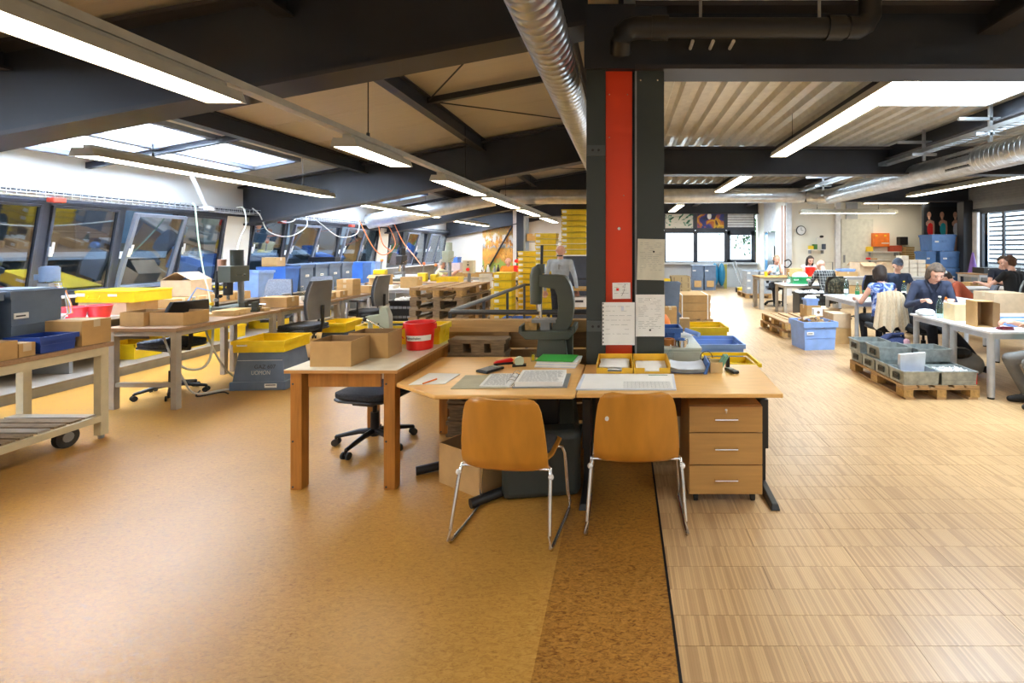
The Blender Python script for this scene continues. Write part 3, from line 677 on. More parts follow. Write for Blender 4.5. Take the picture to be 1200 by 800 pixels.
# euro pallet, 0.8 (x) by 1.2 (y)
PALP = {}
def pallet(label, loc, rz=0, group=None, old=False, W=.8, Lh=1.2, simple=False):
    mm = PALD if old else PALW; t = thing('wooden_pallet', label, 'pallet', loc, rz, group)
    key = (old, W, Lh)
    if key not in PALP:
        bw = .1
        PALP[key] = dict(board=B(-bw/2, bw/2, -Lh/2, Lh/2, 0, .022, mm).mesh('board'), wide=B(-.07, .07, -Lh/2, Lh/2, 0, .022, mm).mesh('board'),
                         cross=B(-W/2, W/2, -.07, .07, 0, .022, mm).mesh('stringer'), block=B(-.05, .05, -.072, .072, 0, .078, PALB if not old else mm).mesh('block'))
    q = PALP[key]
    for x in (-W/2+.07, 0, W/2-.07): lk(q['wide'], 'board', t, (x, 0, .122)); lk(q['board'], 'board', t, (x, 0, 0))
    for x in (-W/4+.015, W/4-.015): lk(q['board'], 'board', t, (x, 0, .122))
    for y in (-Lh/2+.072, 0, Lh/2-.072):
        lk(q['cross'], 'stringer', t, (0, y, .1))
        for x in (-W/2+.05, 0, W/2-.05): lk(q['block'], 'block', t, (x, y, .022))
    return t
def table(label, x0, x1, y0, y1, z, topm, legm, group=None, leg=.035, rnd=True, apron=.06, inset=.02, name='work_table', th=.025, edgem=None, rail=None):
    t = thing(name, label, 'table', ((x0+x1)/2, (y0+y1)/2, 0), 0, group); a, b_ = (x1-x0)/2, (y1-y0)/2
    g = B(-a, a, -b_, b_, z-th, z, topm)
    if edgem: g.box(-a-.003, a+.003, -b_-.003, b_+.003, z-th, z-.004, edgem)
    g.build('tabletop', t, bevel=.002)
    g = MB(); q = inset+leg
    for yy in (-b_+inset+leg*.5, b_-inset-leg*.5): g.box(-a+q, a-q, yy-.01, yy+.01, z-th-apron, z-th, legm)
    for xx in (-a+inset+leg*.5, a-inset-leg*.5): g.box(xx-.01, xx+.01, -b_+q, b_-q, z-th-apron, z-th, legm)
    g.build('frame', t)
    for sx in (-1, 1):
        for sy in (-1, 1):
            cx, cy = sx*(a-inset-leg), sy*(b_-inset-leg)
            if rnd: g = MB().tube([(cx, cy, .02), (cx, cy, z-th)], leg, legm, 14).tube([(cx, cy, 0), (cx, cy, .02)], leg*.9, BLK, 14)
            else: g = MB().box(cx-leg, cx+leg, cy-leg, cy+leg, 0.0, z-th, legm)
            g.build('leg', t, smooth=rnd)
    if rail: B(-a+.05, a-.05, -b_+.04, -b_+.08, rail, rail+.04, legm).build('foot_rail', t)
    return t
def office_chair(label, loc, rz, seatz=.46, fab=None, group=None, back=True, arms=False, backh=.42, shell=None, base=BLKM):
    fab = fab or FABD; t = thing('office_chair', label, 'chair', loc, rz, group)
    for k in range(5):
        a = 2*PI*k/5+.3; c, s_ = math.cos(a), math.sin(a)
        o = MB().tube([(0, 0, .11), (.12*c, .12*s_, .105), (.30*c, .30*s_, .07)], [.026, .022, .015], base, 8).build('base_spoke', t, smooth=True)
        g = MB().tube([(.30*c-.014*s_, .30*s_+.014*c, .028), (.30*c-.03*s_, .30*s_+.03*c, .028)], .028, RUB, 12).tube([(.30*c+.014*s_, .30*s_-.014*c, .028), (.30*c+.03*s_, .30*s_-.03*c, .028)], .028, RUB, 12).tube([(.30*c, .30*s_, .03), (.30*c, .30*s_, .075)], .012, base, 6)
        g.build('caster', o)
    MB().tube([(0, 0, .07), (0, 0, .26), (0, 0, .261), (0, 0, seatz-.05)], [.035, .032, .018, .018], base, 12).build('gas_column', t, smooth=True)
    MB().box(-.09, .09, -.12, .14, seatz-.07, seatz-.035, BLK).tube([(.09, .0, seatz-.05), (.24, .02, seatz-.05)], .007, BLK, 6).build('tilt_mechanism', t)
    sp = [(-.22, -.2), (-.16, -.235), (.16, -.235), (.22, -.2), (.235, 0), (.22, .19), (.14, .23), (-.14, .23), (-.22, .19), (-.235, 0)]
    MB().prism(sp, seatz-.03, seatz-.005, BLK).prism([(x*.97, y*.97) for x, y in sp], seatz-.005, seatz+.045, fab).build('seat', t, bevel=.012, smooth=True)
    if back:
        MB().tube([(0, -.1, seatz-.05), (0, -.25, seatz-.04), (0, -.275, seatz+.06), (0, -.285, seatz+.3)], .02, BLK, 8).build('back_support', t, smooth=True)
        g = MB(); n = 8; H = backh; z0 = seatz+.12
        pr = []
        for j in range(7):
            v = j/6; wv = .20*(1-.25*abs(v-.45)**2*4*.5) if v < .9 else .165
            pr.append((wv, z0+H*v, -.25-.05*v+.03*math.sin(v*PI)))
        for (mat_, off, th) in ((shell or BLK, -.022, .018), (fab, 0, .035)):
            vs = []; 
            for s_ in (0, 1):
                for wv, z, y in pr:
                    for i in range(5):
                        u = i/4*2-1; vs.append((u*wv, y+off+s_*th-.0+.03*u*u, z))
            q = 35; fs = []
            for j in range(6):
                for i in range(4):
                    a0 = j*5+i; fs.append((a0, a0+5, a0+6, a0+1)); fs.append((q+a0, q+a0+1, q+a0+6, q+a0+5))
            per = [i for i in range(5)]+[j*5+4 for j in range(1, 7)]+[30+i for i in range(3, -1, -1)]+[j*5 for j in range(5, 0, -1)]
            for i in range(len(per)): a0, b0 = per[i], per[(i+1) % len(per)]; fs.append((a0, b0, q+b0, q+a0))
            MB().add(vs, fs, mat_).build('back_shell' if off else 'backrest', t, smooth=True)
    if arms:
        for s_ in (-1, 1): MB().tube([(s_*.2, 0, seatz-.03), (s_*.27, 0, seatz-.02), (s_*.27, 0, seatz+.2)], .014, BLK, 8).box(s_*.27-.03, s_*.27+.03, -.12, .12, seatz+.2, seatz+.225, BLK).build('armrest', t)
    return t
def bottle(label, loc, h=.24, r=.033, m=None, cap=None, fill=None, group=None):
    t = thing('glass_bottle', label, 'bottle', loc, 0, group)
    MB().lathe([(r*.9, 0), (r, .01), (r, h*.55), (r*.8, h*.68), (r*.38, h*.85), (r*.38, h*.96)], m or BOTTLE, 14).build('body', t, smooth=True)
    MB().lathe([(r*.42, h*.94), (r*.42, h)], cap or WHITE, 10).build('cap', t)
    MB().lathe([(r*1.01, h*.2), (r*1.01, h*.42)], fill or PAPER, 14).build('label_band', t)
    return t
# ================================================================ FOREGROUND
# white-topped wooden table
t = thing('wooden_table', 'square-legged orange wood table with white laminate top left of the desks', 'table', (0, 0, 0))
x0, x1, y0, y1 = -2.225, -1.485, 3.13, 4.2
t.location = ((x0+x1)/2, (y0+y1)/2, 0); a, b_ = (x1-x0)/2, (y1-y0)/2
MB().box(-a, a, -b_, b_, .795, .80, LAMW).box(-a, a, -b_, b_, .775, .795, DESKE).build('tabletop', t)
MB().box(-a+.13, a-.13, -b_+.045, -b_+.065, .675, .775, LEGW).box(-a+.13, a-.13, b_-.065, b_-.045, .675, .775, LEGW).box(a-.065, a-.045, -b_+.13, b_-.13, .675, .775, LEGW).box(-a+.045, -a+.065, -b_+.13, b_-.13, .675, .775, LEGW).build('apron', t)
for sx in (-1, 1):
    for sy in (-1, 1):
        cx, cy = sx*(a-.062), sy*(b_-.062); l = B(cx-.038, cx+.038, cy-.038, cy+.038, 0, .775, LEGW).build('leg', t, bevel=.004)
        for z in (.7, .32, .02): MB().tube([(cx-.02, cy-.038, z), (cx-.02, cy-.040, z)], .007, INK, 8).build('screw_hole', l)
TZ = .801
carton('open cardboard box at the front of the white-topped table', (-1.965, 3.32, TZ), 0, .275, .235, .17, open_=1)
carton('open cardboard box behind the front one, next to the red bucket', (-1.845, 3.56, TZ), 0, .285, .215, .18, open_=1)
b = thing('red_bucket', 'red plastic bucket with white label strip on the white-topped table', 'bucket', (-1.615, 3.79, TZ))
MB().lathe([(.092, 0), (.098, .004), (.112, .19), (.112, .205), (.121, .205), (.121, .212), (.108, .212), (.104, .19), (.09, .008)], RED, 40).build('body', b, smooth=True)
g = MB(); vs = []
for i in range(17):
    an = math.radians(-150+i*7.0)+.35
    for z, r in ((.075, .1041), (.118, .1083)): vs.append((r*math.cos(an), r*math.sin(an), z))
g.add(vs, [(2*i, 2*i+2, 2*i+3, 2*i+1) for i in range(16)], PAPER).build('label_strip', b)
textmesh('Reinschalen', .026, INK, 'lettering', b, (-.012, -.1068, .096), (PI/2, 0, -.09), bend=.11)
MB().tube([(-.118, .0, .19), (-.135, -.03, .15), (-.13, -.05, .11), (-.105, -.05, .085)], .004, RED, 6).build('bail_handle', b, smooth=True)
for s_ in (-1, 1): MB().box(s_*.118-.012, s_*.118+.012, -.012, .012, .16, .2, RED).build('handle_lug', b)
c = crate('long yellow crate at the back edge of the white-topped table behind the bucket', (-1.855, 4.055, TZ), 0, .70, .26, .155, YEL, handle=False, plate=False)
MB().tube([(.351, -.05, .11), (.353, -.05, .07), (.353, -.03, .05), (.353, .03, .05), (.353, .05, .07), (.351, .05, .11)], .004, YEL, 6).build('side_handle', c)
p = thing('lever_press', 'pale grey lever press with black knobs behind the cardboard boxes', 'press', (-1.93, 3.80, TZ))
B(-.07, .09, -.08, .08, 0, .03, MACHL).build('base', p, bevel=.004)
MB().prism([(.0, .03), (.085, .03), (.08, .26), (.055, .32), (.02, .335), (0, .32), (0, .27), (-.11, .255), (-.11, .205), (0, .20)], -.03, .03, MACHL, 'y').build('frame', p, bevel=.004)
MB().tube([(-.1, -.05, .24), (.11, -.05, .135)], .006, CHR, 8).build('lever', p); MB().ball((-.1, -.05, .235), .018, BLK, 10).ball((.11, -.05, .135), .015, BLK, 10).build('knob', p)
MB().tube([(-.085, 0, .06), (-.085, 0, .21)], .018, MACHL, 10).build('ram', p)
office_chair('black swivel chair behind the white-topped wooden table', (-2.03, 3.98-.35+.27, 0), math.radians(168), .42, FABD, backh=.40)
# left desk with cut corner
t = thing('corner_desk', 'beech desk with a cut-off front left corner and black tubular feet', 'desk', (0, 0, 0))
poly = [(-1.475, 3.10), (-1.13, 2.85), (-.305, 2.85), (-.292, 2.87), (-.292, 3.60), (-.72, 3.85), (-1.475, 3.85)]
MB().prism(poly, .695, .72, DESK).build('desktop', t, bevel=.006, smooth=True)
for (p0, p1) in (((-1.46, 3.36), (-1.08, 3.56)), ((-.94, 2.93), (-.66, 3.16))):
    MB().tube([(p0[0], p0[1], .03), (p1[0], p1[1], .045)], .03, BLK, 12).build('foot', t, smooth=True)
B(-.60, -.45, 3.30, 3.36, .05, .695, BLK).build('leg', t); B(-1.16, -1.08, 3.52, 3.58, .05, .695, BLK).build('leg', t)
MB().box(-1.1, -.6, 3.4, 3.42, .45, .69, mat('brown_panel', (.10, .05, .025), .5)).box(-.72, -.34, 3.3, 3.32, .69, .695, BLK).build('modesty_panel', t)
# right desk
t = thing('desk', 'rectangular beech desk right of the centre with black T-shaped feet', 'desk', (0, 0, 0))
MB().prism([(-.284, 2.875), (.957, 2.875), (.962, 2.88), (1.0, 3.60), (-.284, 3.60)], .695, .72, DESK).build('desktop', t, bevel=.006, smooth=True)
for xx in (-.245, .925):
    MB().hexa([(xx-.03, 2.9, 0), (xx+.03, 2.9, 0), (xx+.03, 3.5, 0), (xx-.03, 3.5, 0)], [(xx-.02, 2.92, .035), (xx+.02, 2.92, .035), (xx+.02, 3.5, .08), (xx-.02, 3.5, .08)], BLK).build('foot', t, bevel=.006)
    MB().box(xx-.02, xx+.02, 3.18, 3.30, .05, .695, BLK).box(xx-.026, xx+.026, 3.14, 3.34, .28, .60, BLK).build('leg', t)
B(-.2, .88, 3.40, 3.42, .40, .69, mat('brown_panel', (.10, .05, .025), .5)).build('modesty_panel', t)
# drawer unit
t = thing('drawer_unit', 'beech drawer pedestal with three metal handles under the right desk', 'cabinet', (.636, 3.21, 0))
B(-.228, .228, -.215, .25, .055, .615, DRAW).build('carcass', t, bevel=.002)
for i, (za, zb) in enumerate(((.068, .245), (.252, .446), (.453, .612))):
    d = B(-.227, .227, -.24, -.217, za, zb, DRAW).build('drawer', t, bevel=.002)
    zc = (za+zb)/2+.004
    MB().tube([(-.07, -.242, zc), (-.07, -.262, zc), (.07, -.262, zc), (.07, -.242, zc)], .005, CHR, 8).build('handle', d)
    if i == 2: MB().tube([(0, -.241, .592), (0, -.246, .592)], .009, CHR, 10).box(-.004, .004, -.256, -.246, .575, .594, CHR).build('lock', d)
for xx in (-.18, .18):
    for yy in (-.18, .18): MB().tube([(xx-.012, yy, .028), (xx+.012, yy, .028)], .027, RUB, 12).box(xx-.015, xx+.015, yy-.01, yy+.01, .03, .056, BLK).build('caster', t)
# plywood shell chairs on chrome skids
def shell_chair(label, loc, rz, dot=False):
    t = thing('skid_chair', label, 'chair', loc, rz, 'plywood chairs in front of the two desks')
    # local: faces +Y (towards the desk), backrest at y=-0.16..
    rows = [(.228, -.135, .375), (.240, -.17, .40), (.243, -.19, .46), (.238, -.205, .55), (.229, -.215, .64), (.217, -.225, .72), (.203, -.231, .762), (.178, -.234, .785), (.135, -.235, .794)]
    vs = []; n = 9
    for s_ in (0, 1):
        for wv, y, z in rows:
            for i in range(n):
                u = i/(n-1)*2-1; vs.append((u*wv, y+.035*u*u+s_*.011, z))
    q = len(rows)*n; fs = []
    for j in range(len(rows)-1):
        for i in range(n-1): a0 = j*n+i; fs.append((a0, a0+1, a0+n+1, a0+n)); fs.append((q+a0, q+a0+n, q+a0+n+1, q+a0+1))
    R_ = len(rows); per = [i for i in range(n)]+[j*n+n-1 for j in range(1, R_)]+[(R_-1)*n+i for i in range(n-2, -1, -1)]+[j*n for j in range(R_-2, 0, -1)]
    for i in range(len(per)): a0, b0 = per[i], per[(i+1) % len(per)]; fs.append((b0, a0, q+a0, q+b0))
    bk = MB().add(vs, fs, PLY).build('backrest', t, smooth=True)
    if dot: MB().tube([(-.165, -.212, .65), (-.165, -.2, .65)], .011, WHITE, 12).build('sticker', bk)
    sp = [(-.2, -.14), (.2, -.14), (.235, .0), (.225, .22), (.19, .25), (-.19, .25), (-.225, .22), (-.235, 0)]
    MB().prism(sp, .415, .427, PLY).build('seat', t, smooth=True); MB().prism([(x*.9, y*.88+.01) for x, y in sp], .4272, .447, FABD).build('seat_pad', t, bevel=.006)
    for s_ in (-1, 1):
        x = s_*.280
        MB().tube([(s_*.235, -.12, .405), (s_*.252, -.13, .40), (s_*.258, -.15, .36), (x-s_*.006, -.22, .09), (x, -.235, .035), (x, -.21, .013), (x, -.16, .011), (x, .15, .011), (x, .19, .013), (x, .20, .04), (x-s_*.004, .17, .12), (s_*.258, .17, .36), (s_*.245, .155, .402), (s_*.22, .14, .408)], .0105, CHR, 10).build('skid_frame', t, smooth=True)
    MB().tube([(-.25, -.135, .398), (.25, -.135, .398)], .009, CHR, 8).tube([(-.235, .15, .405), (.235, .15, .405)], .009, CHR, 8).build('cross_bar', t)
    for s_ in (-1, 1): MB().ball((s_*.262, -.153, .365), .016, WHITE, 8).build('stacking_bumper', t)
    return t
shell_chair('orange plywood skid chair, left one, turned slightly, in front of the corner desk', (-.632, 2.755, 0), math.radians(-7))
shell_chair('orange plywood skid chair, right one, with round white sticker on its back', (.072, 2.86, 0), 0, True)
# under the desks
carton('cardboard box on the floor under the corner desk', (-1.0, 3.30, 0), math.radians(-32), .40, .34, .27, CARD, open_=1)
t = thing('plastic_case', 'dark grey-green rounded plastic case on the floor under the desks', 'case', (-.60, 3.02, 0), math.radians(8))
MB().box(-.17, .33, 0, .2, 0, .42, COLG).build('body', t, bevel=.045, smooth=True); MB().tube([(.0, -.005, .33), (.0, -.03, .34), (.16, -.03, .34), (.16, -.005, .33)], .008, BLK, 6).build('handle', t)
# desk items
def flat(name, label, cat, pts, z, h, m): return tag(MB().prism(pts, z, z+h, m).build(name), label, cat)
DZ = .721
t = thing('paper_sheet', 'white sheet lying at the left of the corner desk with a red pen', 'paper', (0, 0, DZ))
MB().prism([(-1.375, 3.055), (-1.15, 3.08), (-1.135, 3.32), (-1.36, 3.34)], 0, .003, PAPER).build('page', t)
tag(MB().tube([(-1.285, 3.06, DZ+.008), (-1.24, 3.17, DZ+.008)], .005, ORA, 8).build('pen'), 'red pen lying on the loose white sheet', 'pen')
t = thing('ring_binder', 'open ring binder with beige cover and printed pages on the corner desk', 'binder', (-.72, 3.14, DZ), math.radians(2))
B(-.36, -.02, -.16, .15, 0, .004, mat('beige_card', (.50, .46, .32), .7)).build('cover', t); B(.02, .36, -.16, .17, 0, .004, GREYM).build('cover', t)
B(-.19, .0, -.145, .15, .005, .014, PAPER).build('page_stack', t); B(.03, .33, -.14, .16, .005, .034, PAPER).build('page_stack', t)
g = MB(); rnd = random.Random(4)
for i in range(16):
    for xa, zz in ((.05, .0345), (-.17, .0145)):
        a0 = xa
        while a0 < xa+(.24 if xa > 0 else .13): l = rnd.uniform(.01, .04); g.box(a0, a0+l, -.125+i*.0165, -.121+i*.0165, zz, zz+.0005, GREYM); a0 += l+.006
g.build('printed_lines', t, kind='stuff')
B(-.02, .02, -.16, .16, .002, .006, CHR).build('spine', t)
for y in (-.1, -.04, .05, .11): MB().tube([(.03*math.cos(a_), y, .006+.035*math.sin(a_)) for a_ in [PI*i/8 for i in range(9)]], .002, CHR, 6).build('ring', t)
t = thing('pocket_calculator', 'black pocket calculator on the corner desk', 'calculator', (-.955, 3.42, DZ), math.radians(-28))
B(-.055, .055, -.085, .085, 0, .016, BLK).build('body', t, bevel=.004); B(-.042, .042, .04, .07, .016, .018, mat('lcd', (.25, .28, .24), .3)).build('display', t)
for i in range(4):
    for j in range(4): B(-.042+i*.022, -.025+i*.022, -.072+j*.025, -.055+j*.025, .016, .02, GREYM).build('key', t)
t = thing('stapler', 'red stapler behind the calculator', 'stapler', (-.905, 3.60, DZ), math.radians(25))
B(-.07, .07, -.018, .018, 0, .012, BLK).build('base', t); MB().prism([(-.075, .016), (.06, .014), (.075, .028), (.06, .045), (-.05, .032)], -.015, .015, RED, 'y').build('arm', t, bevel=.004)
t = thing('tape_dispenser', 'small white and green tape roll on the corner desk', 'tape', (-.775, 3.55, DZ), .2)
MB().tube([(-.0, -.02, .035), (0, .02, .035)], .034, mat('pale_green', (.55, .65, .5), .5), 18).build('roll', t); B(-.05, .05, -.025, .025, 0, .012, BLK).build('base', t)
t = thing('drinking_glass', 'small glass with yellow marker between tape roll and green folder', 'glass', (-.70, 3.70, DZ))
MB().lathe([(.02, 0), (.024, .07), (.022, .07), (.018, .004)], CLEAR, 14).build('body', t, smooth=True); B(-.01, .01, -.005, .005, .006, .05, YEL).build('marker', t)
t = thing('folder_stack', 'thick paper stack topped by a bright green folder on the corner desk', 'folder', (-.49, 3.60, DZ), math.radians(-6))
for i in range(5): B(-.155+.004*i, .15+.003*i, -.11+.003*i, .11, i*.009, i*.009+.008, PAPER if i % 2 else PAPB).build('paper_bundle', t)
MB().box(-.15, .13, -.11, .11, .046, .050, mat('bright_green_card', (.05, .45, .07), .5)).build('green_folder', t)
t = thing('desk_pad', 'large white writing pad lying across the right desk', 'pad', (0, 0, DZ))
MB().prism([(-.295, 2.94), (.325, 2.94), (.345, 3.30), (-.28, 3.30)], 0, .008, PAPB).build('sheets', t)
MB().prism([(-.27, 2.955), (.31, 2.955), (.33, 3.285), (-.262, 3.285)], .008, .0085, PAPER).build('top_sheet', t)
g = MB()
for i in range(13): g.box(.0, .30, 2.96+i*.012, 2.961+i*.012, .0086, .009, GREYM)
for i in range(12): g.box(.0+.025*i, .001+.025*i, 2.96, 3.105, .0086, .009, GREYM)
g.box(.17, .30, 3.255, 3.27, .0086, .009, GRN).build('printed_grid', t, kind='stuff')
def tray(label, x, y):
    t = thing('letter_tray', label, 'tray', (x, y, DZ), 0, 'letter trays on the right desk')
    g = MB().box(-.127, .127, -.16, .16, 0, .005, YELD).box(-.127, -.121, -.16, .16, .005, .075, YELD).box(.121, .127, -.16, .16, .005, .075, YELD).box(-.121, .121, .154, .16, .005, .075, YELD)
    g.box(-.121, -.05, -.16, -.154, .005, .045, YELD).box(.05, .121, -.16, -.154, .005, .045, YELD).box(-.05, .05, -.16, -.154, .005, .02, YELD).build('tray_shell', t, bevel=.002)
    return t
t1 = tray('left yellow letter tray with rumpled sheets', -.062, 3.47); t2 = tray('right yellow letter tray with a flat pile of paper', .197, 3.47)
for i in range(7): MB().box(-.105, .10, -.145, .14, .006+.006*i, .009+.006*i, PAPER, Matrix.Rotation(math.radians((i*37 % 11)-5), 4, 'Z')@Matrix.Rotation(math.radians((i % 3-1)*1.5), 4, 'X')).build('paper', t1)
for i in range(4): MB().box(-.108, .11, -.148, .14, .006+.005*i, .010+.005*i, PAPER, Matrix.Rotation(math.radians((i*17 % 5)-2), 4, 'Z')).build('paper', t2)
t = thing('plastic_folder', 'blue-edged folder bulging with white papers right of the trays', 'folder', (.455, 3.44, DZ), math.radians(-3))
for i in range(7):
    n_ = 8; vs = []
    for z_ in (0, .003):
        for j in range(2):
            for k_ in range(n_+1): u = k_/n_*2-1; vs.append((u*.12, -.12+.24*j, .004+i*.004+.018*abs(u)**3*(.4+i*.1)+z_))
    q = 2*(n_+1); fs = [(k_, k_+1, k_+n_+2, k_+n_+1) for k_ in range(n_)]; fs = fs+[tuple(x+q for x in f)[::-1] for f in fs]
    MB().add(vs, fs, BLU if i == 0 else (PAPER if i % 3 else PAPB)).build('paper', t, smooth=True)
MB().prism([(.105, .0), (.13, .0), (.15, .075), (.14, .08)], -.12, .12, BLU, 'y').build('folder_edge', t)
t = thing('card_box', 'small wooden box holding mint green cards on the right desk', 'box', (.655, 3.40, DZ), math.radians(-5))
MB().hollow(.085, .11, .075, .006, mat('pale_wood', (.68, .50, .25), .5)).build('body', t)
for i in range(3): MB().box(-.003, .003, -.04, .045, .01, .13, mat('mint_card', (.25, .55, .42), .6), Matrix.Translation((.0+i*.012, 0, 0))@Matrix.Rotation(math.radians(28), 4, 'Y')).build('card', t)
t = thing('desk_phone', 'black mobile handset lying at the right of the desk', 'phone', (.765, 3.38, DZ), math.radians(20))
B(-.024, .024, -.06, .06, 0, .02, BLK).build('body', t, bevel=.006); B(-.018, .018, .0, .05, .02, .0215, mat('lcd', (.25, .28, .24), .3)).build('display', t)
t = thing('charging_cradle', 'black handset cradle with looped cable behind the wooden card box', 'cradle', (.645, 3.53, DZ))
MB().ball((-.03, 0, .035), .045, BLK, 12, (1, .8, .8)).build('base', t, smooth=True); MB().tube([(-.03+.045*math.cos(a_), .02, .06+.05*math.sin(a_)) for a_ in [PI*1.1*i/10 for i in range(11)]], .003, BLK, 6).build('cable', t)
B(.11, .135, -.02, .01, 0, .075, BLK).build('upright', t)
t = thing('hand_sanitiser', 'white pump bottle behind the blue-edged folder', 'bottle', (.352, 3.575, DZ))
MB().lathe([(.022, 0), (.024, .01), (.024, .09), (.01, .11), (.008, .13)], CLEAR, 12).tube([(0, 0, .12), (0, 0, .15), (.0, -.035, .147)], .005, WHITE, 8).build('body', t, smooth=True)
# cabinet behind the desk with goods
t = thing('low_cabinet', 'low sage-white cabinet directly behind the right desk', 'cabinet', (.36, 4.28, 0))
B(-.26, .26, -.46, .46, 0, .78, SAGE).build('carcass', t); B(-.265, .265, -.47, .47, .78, .80, mat('cabinet_top', (.74, .78, .72), .35)).build('top', t, bevel=.003); B(-.25, .25, -.475, -.461, .05, .77, SAGE).build('door', t, bevel=.003)
t = thing('tape_roll', 'orange-brown roll of packing tape on the sage cabinet beside the column', 'tape', (.37, 3.93, .801)); MB().lathe([(.025, 0), (.05, 0), (.05, .05), (.025, .05), (.025, .0)], mat('brown_tape', (.55, .20, .04), .3), 24).build('ring', t, smooth=True)
t = thing('tape_roll', 'silver roll of tape with blue core on the sage cabinet', 'tape', (.47, 3.87, .801)); MB().lathe([(.028, 0), (.055, 0), (.055, .055), (.028, .055), (.028, .0)], CHR, 24).build('ring', t, smooth=True); MB().lathe([(.028, .0), (.028, .065), (.02, .065), (.02, 0)], BLU, 20).build('core', t)
crate('small blue picking bin on the sage cabinet beside the column', (.40, 4.15, .801), 0, .2, .24, .115, BLU, plate=False)
t = thing('label_sheets', 'white label sheets with a blue roll on the back corner of the sage cabinet', 'paper', (.50, 4.38, .801), .5)
for i in range(4): MB().box(-.09+.01*i, .07, -.1, .1, .004*i, .004*i+.003, PAPER, Matrix.Rotation(math.radians(6*i), 4, 'Z')).build('sheet', t)
MB().tube([(.07, -.22, .03), (.04, -.06, .05)], .02, LIL, 10).build('roll', t)
carton('little cardboard box at the right edge of the sage cabinet', (.585, 4.60, .801), 0, .09, .1, .12)
# low shelf with three crates in a row
t = thing('low_shelf', 'low grey packing bench behind the right desk carrying open crates', 'bench', (.87, 4.6, 0)); B(-.22, .22, -.95, .95, .57, .6, GREYM).build('top', t)
for sx in (-1, 1):
    for sy in (-1, 1): B(sx*.2-.02, sx*.2+.02, sy*.9-.02, sy*.9+.02, 0, .57, GREYM).build('leg', t)
crate('low yellow crate nearest the desk on the grey packing bench', (.87, 3.94, .601), 0, .42, .42, .09, YEL, plate=False, handle=False)
crate('pale blue open crate in the middle of the grey packing bench', (.875, 4.50, .601), 0, .44, .44, .13, LIL, plate=False, handle=False)
crate('yellow open crate farthest back on the grey packing bench', (.87, 5.15, .601), 0, .44, .40, .17, YEL, plate=False, handle=False)
t = thing('orange_bag', 'orange and white plastic bag behind the blue bin beside the column', 'bag', (.40, 4.95, 0)); MB().ball((0, 0, .78), .13, ORA, 12, (.7, .6, 1.1)).ball((-.07, 0, .9), .1, PAPER, 10, (.6, .6, 1.3)).box(-.1, .1, -.1, .1, 0, .7, BGR).build('body', t, smooth=True)
# ================================================================ LEFT HALL
# trolley in the left foreground
t = thing('trolley', 'cream steel trolley table with brown top and slatted lower shelf at the left edge', 'trolley', (-4.72, 3.2, 0))
MB().box(-.37, .37, -1.0, .88, .765, .80, BENW).build('tabletop', t, bevel=.003)
MB().box(.32, .36, -.95, .83, .70, .765, CREAM).box(-.36, -.32, -.95, .83, .70, .765, CREAM).box(-.32, .32, .79, .83, .70, .765, CREAM).box(-.32, .32, -.95, -.91, .70, .765, CREAM).build('frame', t)
for sx in (-1, 1):
    for y in (.82, -.92):
        l = B(sx*.325-.032, sx*.325+.032, y-.03, y+.03, .03, .765, CREAM).build('leg', t, bevel=.003)
        MB().tube([(sx*.325, y, 0), (sx*.325, y, .03)], .02, GREYM, 10).build('foot', l)
for sx in (-1, 1): B(sx*.345-.02, sx*.345+.02, -.9, .79, .15, .20, CREAM).build('shelf_rail', t)
for j in range(16): B(-.33, .33, -.88+j*.105, -.80+j*.105, .2, .215, PALD if j % 3 else BEIGEL).build('shelf_slat', t)
for sx in (-1, 1): MB().tube([(sx*.26-.02, .62, .085), (sx*.26+.02, .62, .085)], .083, RUB, 20).tube([(sx*.26-.025, .62, .085), (sx*.26+.025, .62, .085)], .04, GREYM, 12).box(sx*.26-.03, sx*.26+.03, .57, .67, .14, .16, CHR).build('wheel', t)
TT = .801
crate('large dark blue-grey lidded crate at the back right of the trolley', (-4.93, 3.86, TT), math.radians(90), .36, .42, .44, BGR, name='storage_crate', lid=True, handle=False, group='lidded crates on the trolley')
crate('large dark blue-grey lidded crate nearer the left edge on the trolley', (-4.93, 3.46, TT), math.radians(90), .36, .42, .44, BGR, name='storage_crate', lid=True, handle=False, group='lidded crates on the trolley')
carton('big cardboard box at the right far corner of the trolley', (-4.52, 3.965, TT), 0, .30, .22, .205, mark=False)
crate('dark blue picking bin beside the big cardboard box on the trolley', (-4.50, 3.70, TT), math.radians(90), .26, .28, .125, BLUD, plate=False, handle=False)
carton('small cardboard box between blue bin and open box on the trolley', (-4.44, 3.51, TT), 0, .12, .10, .10)
carton('open small cardboard box on the trolley, third from its far corner', (-4.47, 3.38, TT), 0, .19, .14, .13, open_=1)
carton('small cardboard box with white label near the left picture edge on the trolley', (-4.52, 3.22, TT), 0, .2, .14, .12, mark=True)
tag(B(-.05, .05, -.06, .06, 0, .11, mat('rust_red_card', (.45, .07, .03), .7)).build('red_carton', loc=(-4.42, 3.08, TT)), 'small rust-red box at the very left edge of the trolley', 'box')
tag(MB().ball((0, 0, .1), .16, FABB, 14, (1.2, .8, .75)).ball((.12, .02, .05), .1, FABB, 10, (1.2, .8, .6)).build('cloth_bag', loc=(-4.55, 2.95, .21), smooth=True), 'crumpled dark blue cloth bag on the lower trolley shelf', 'bag')
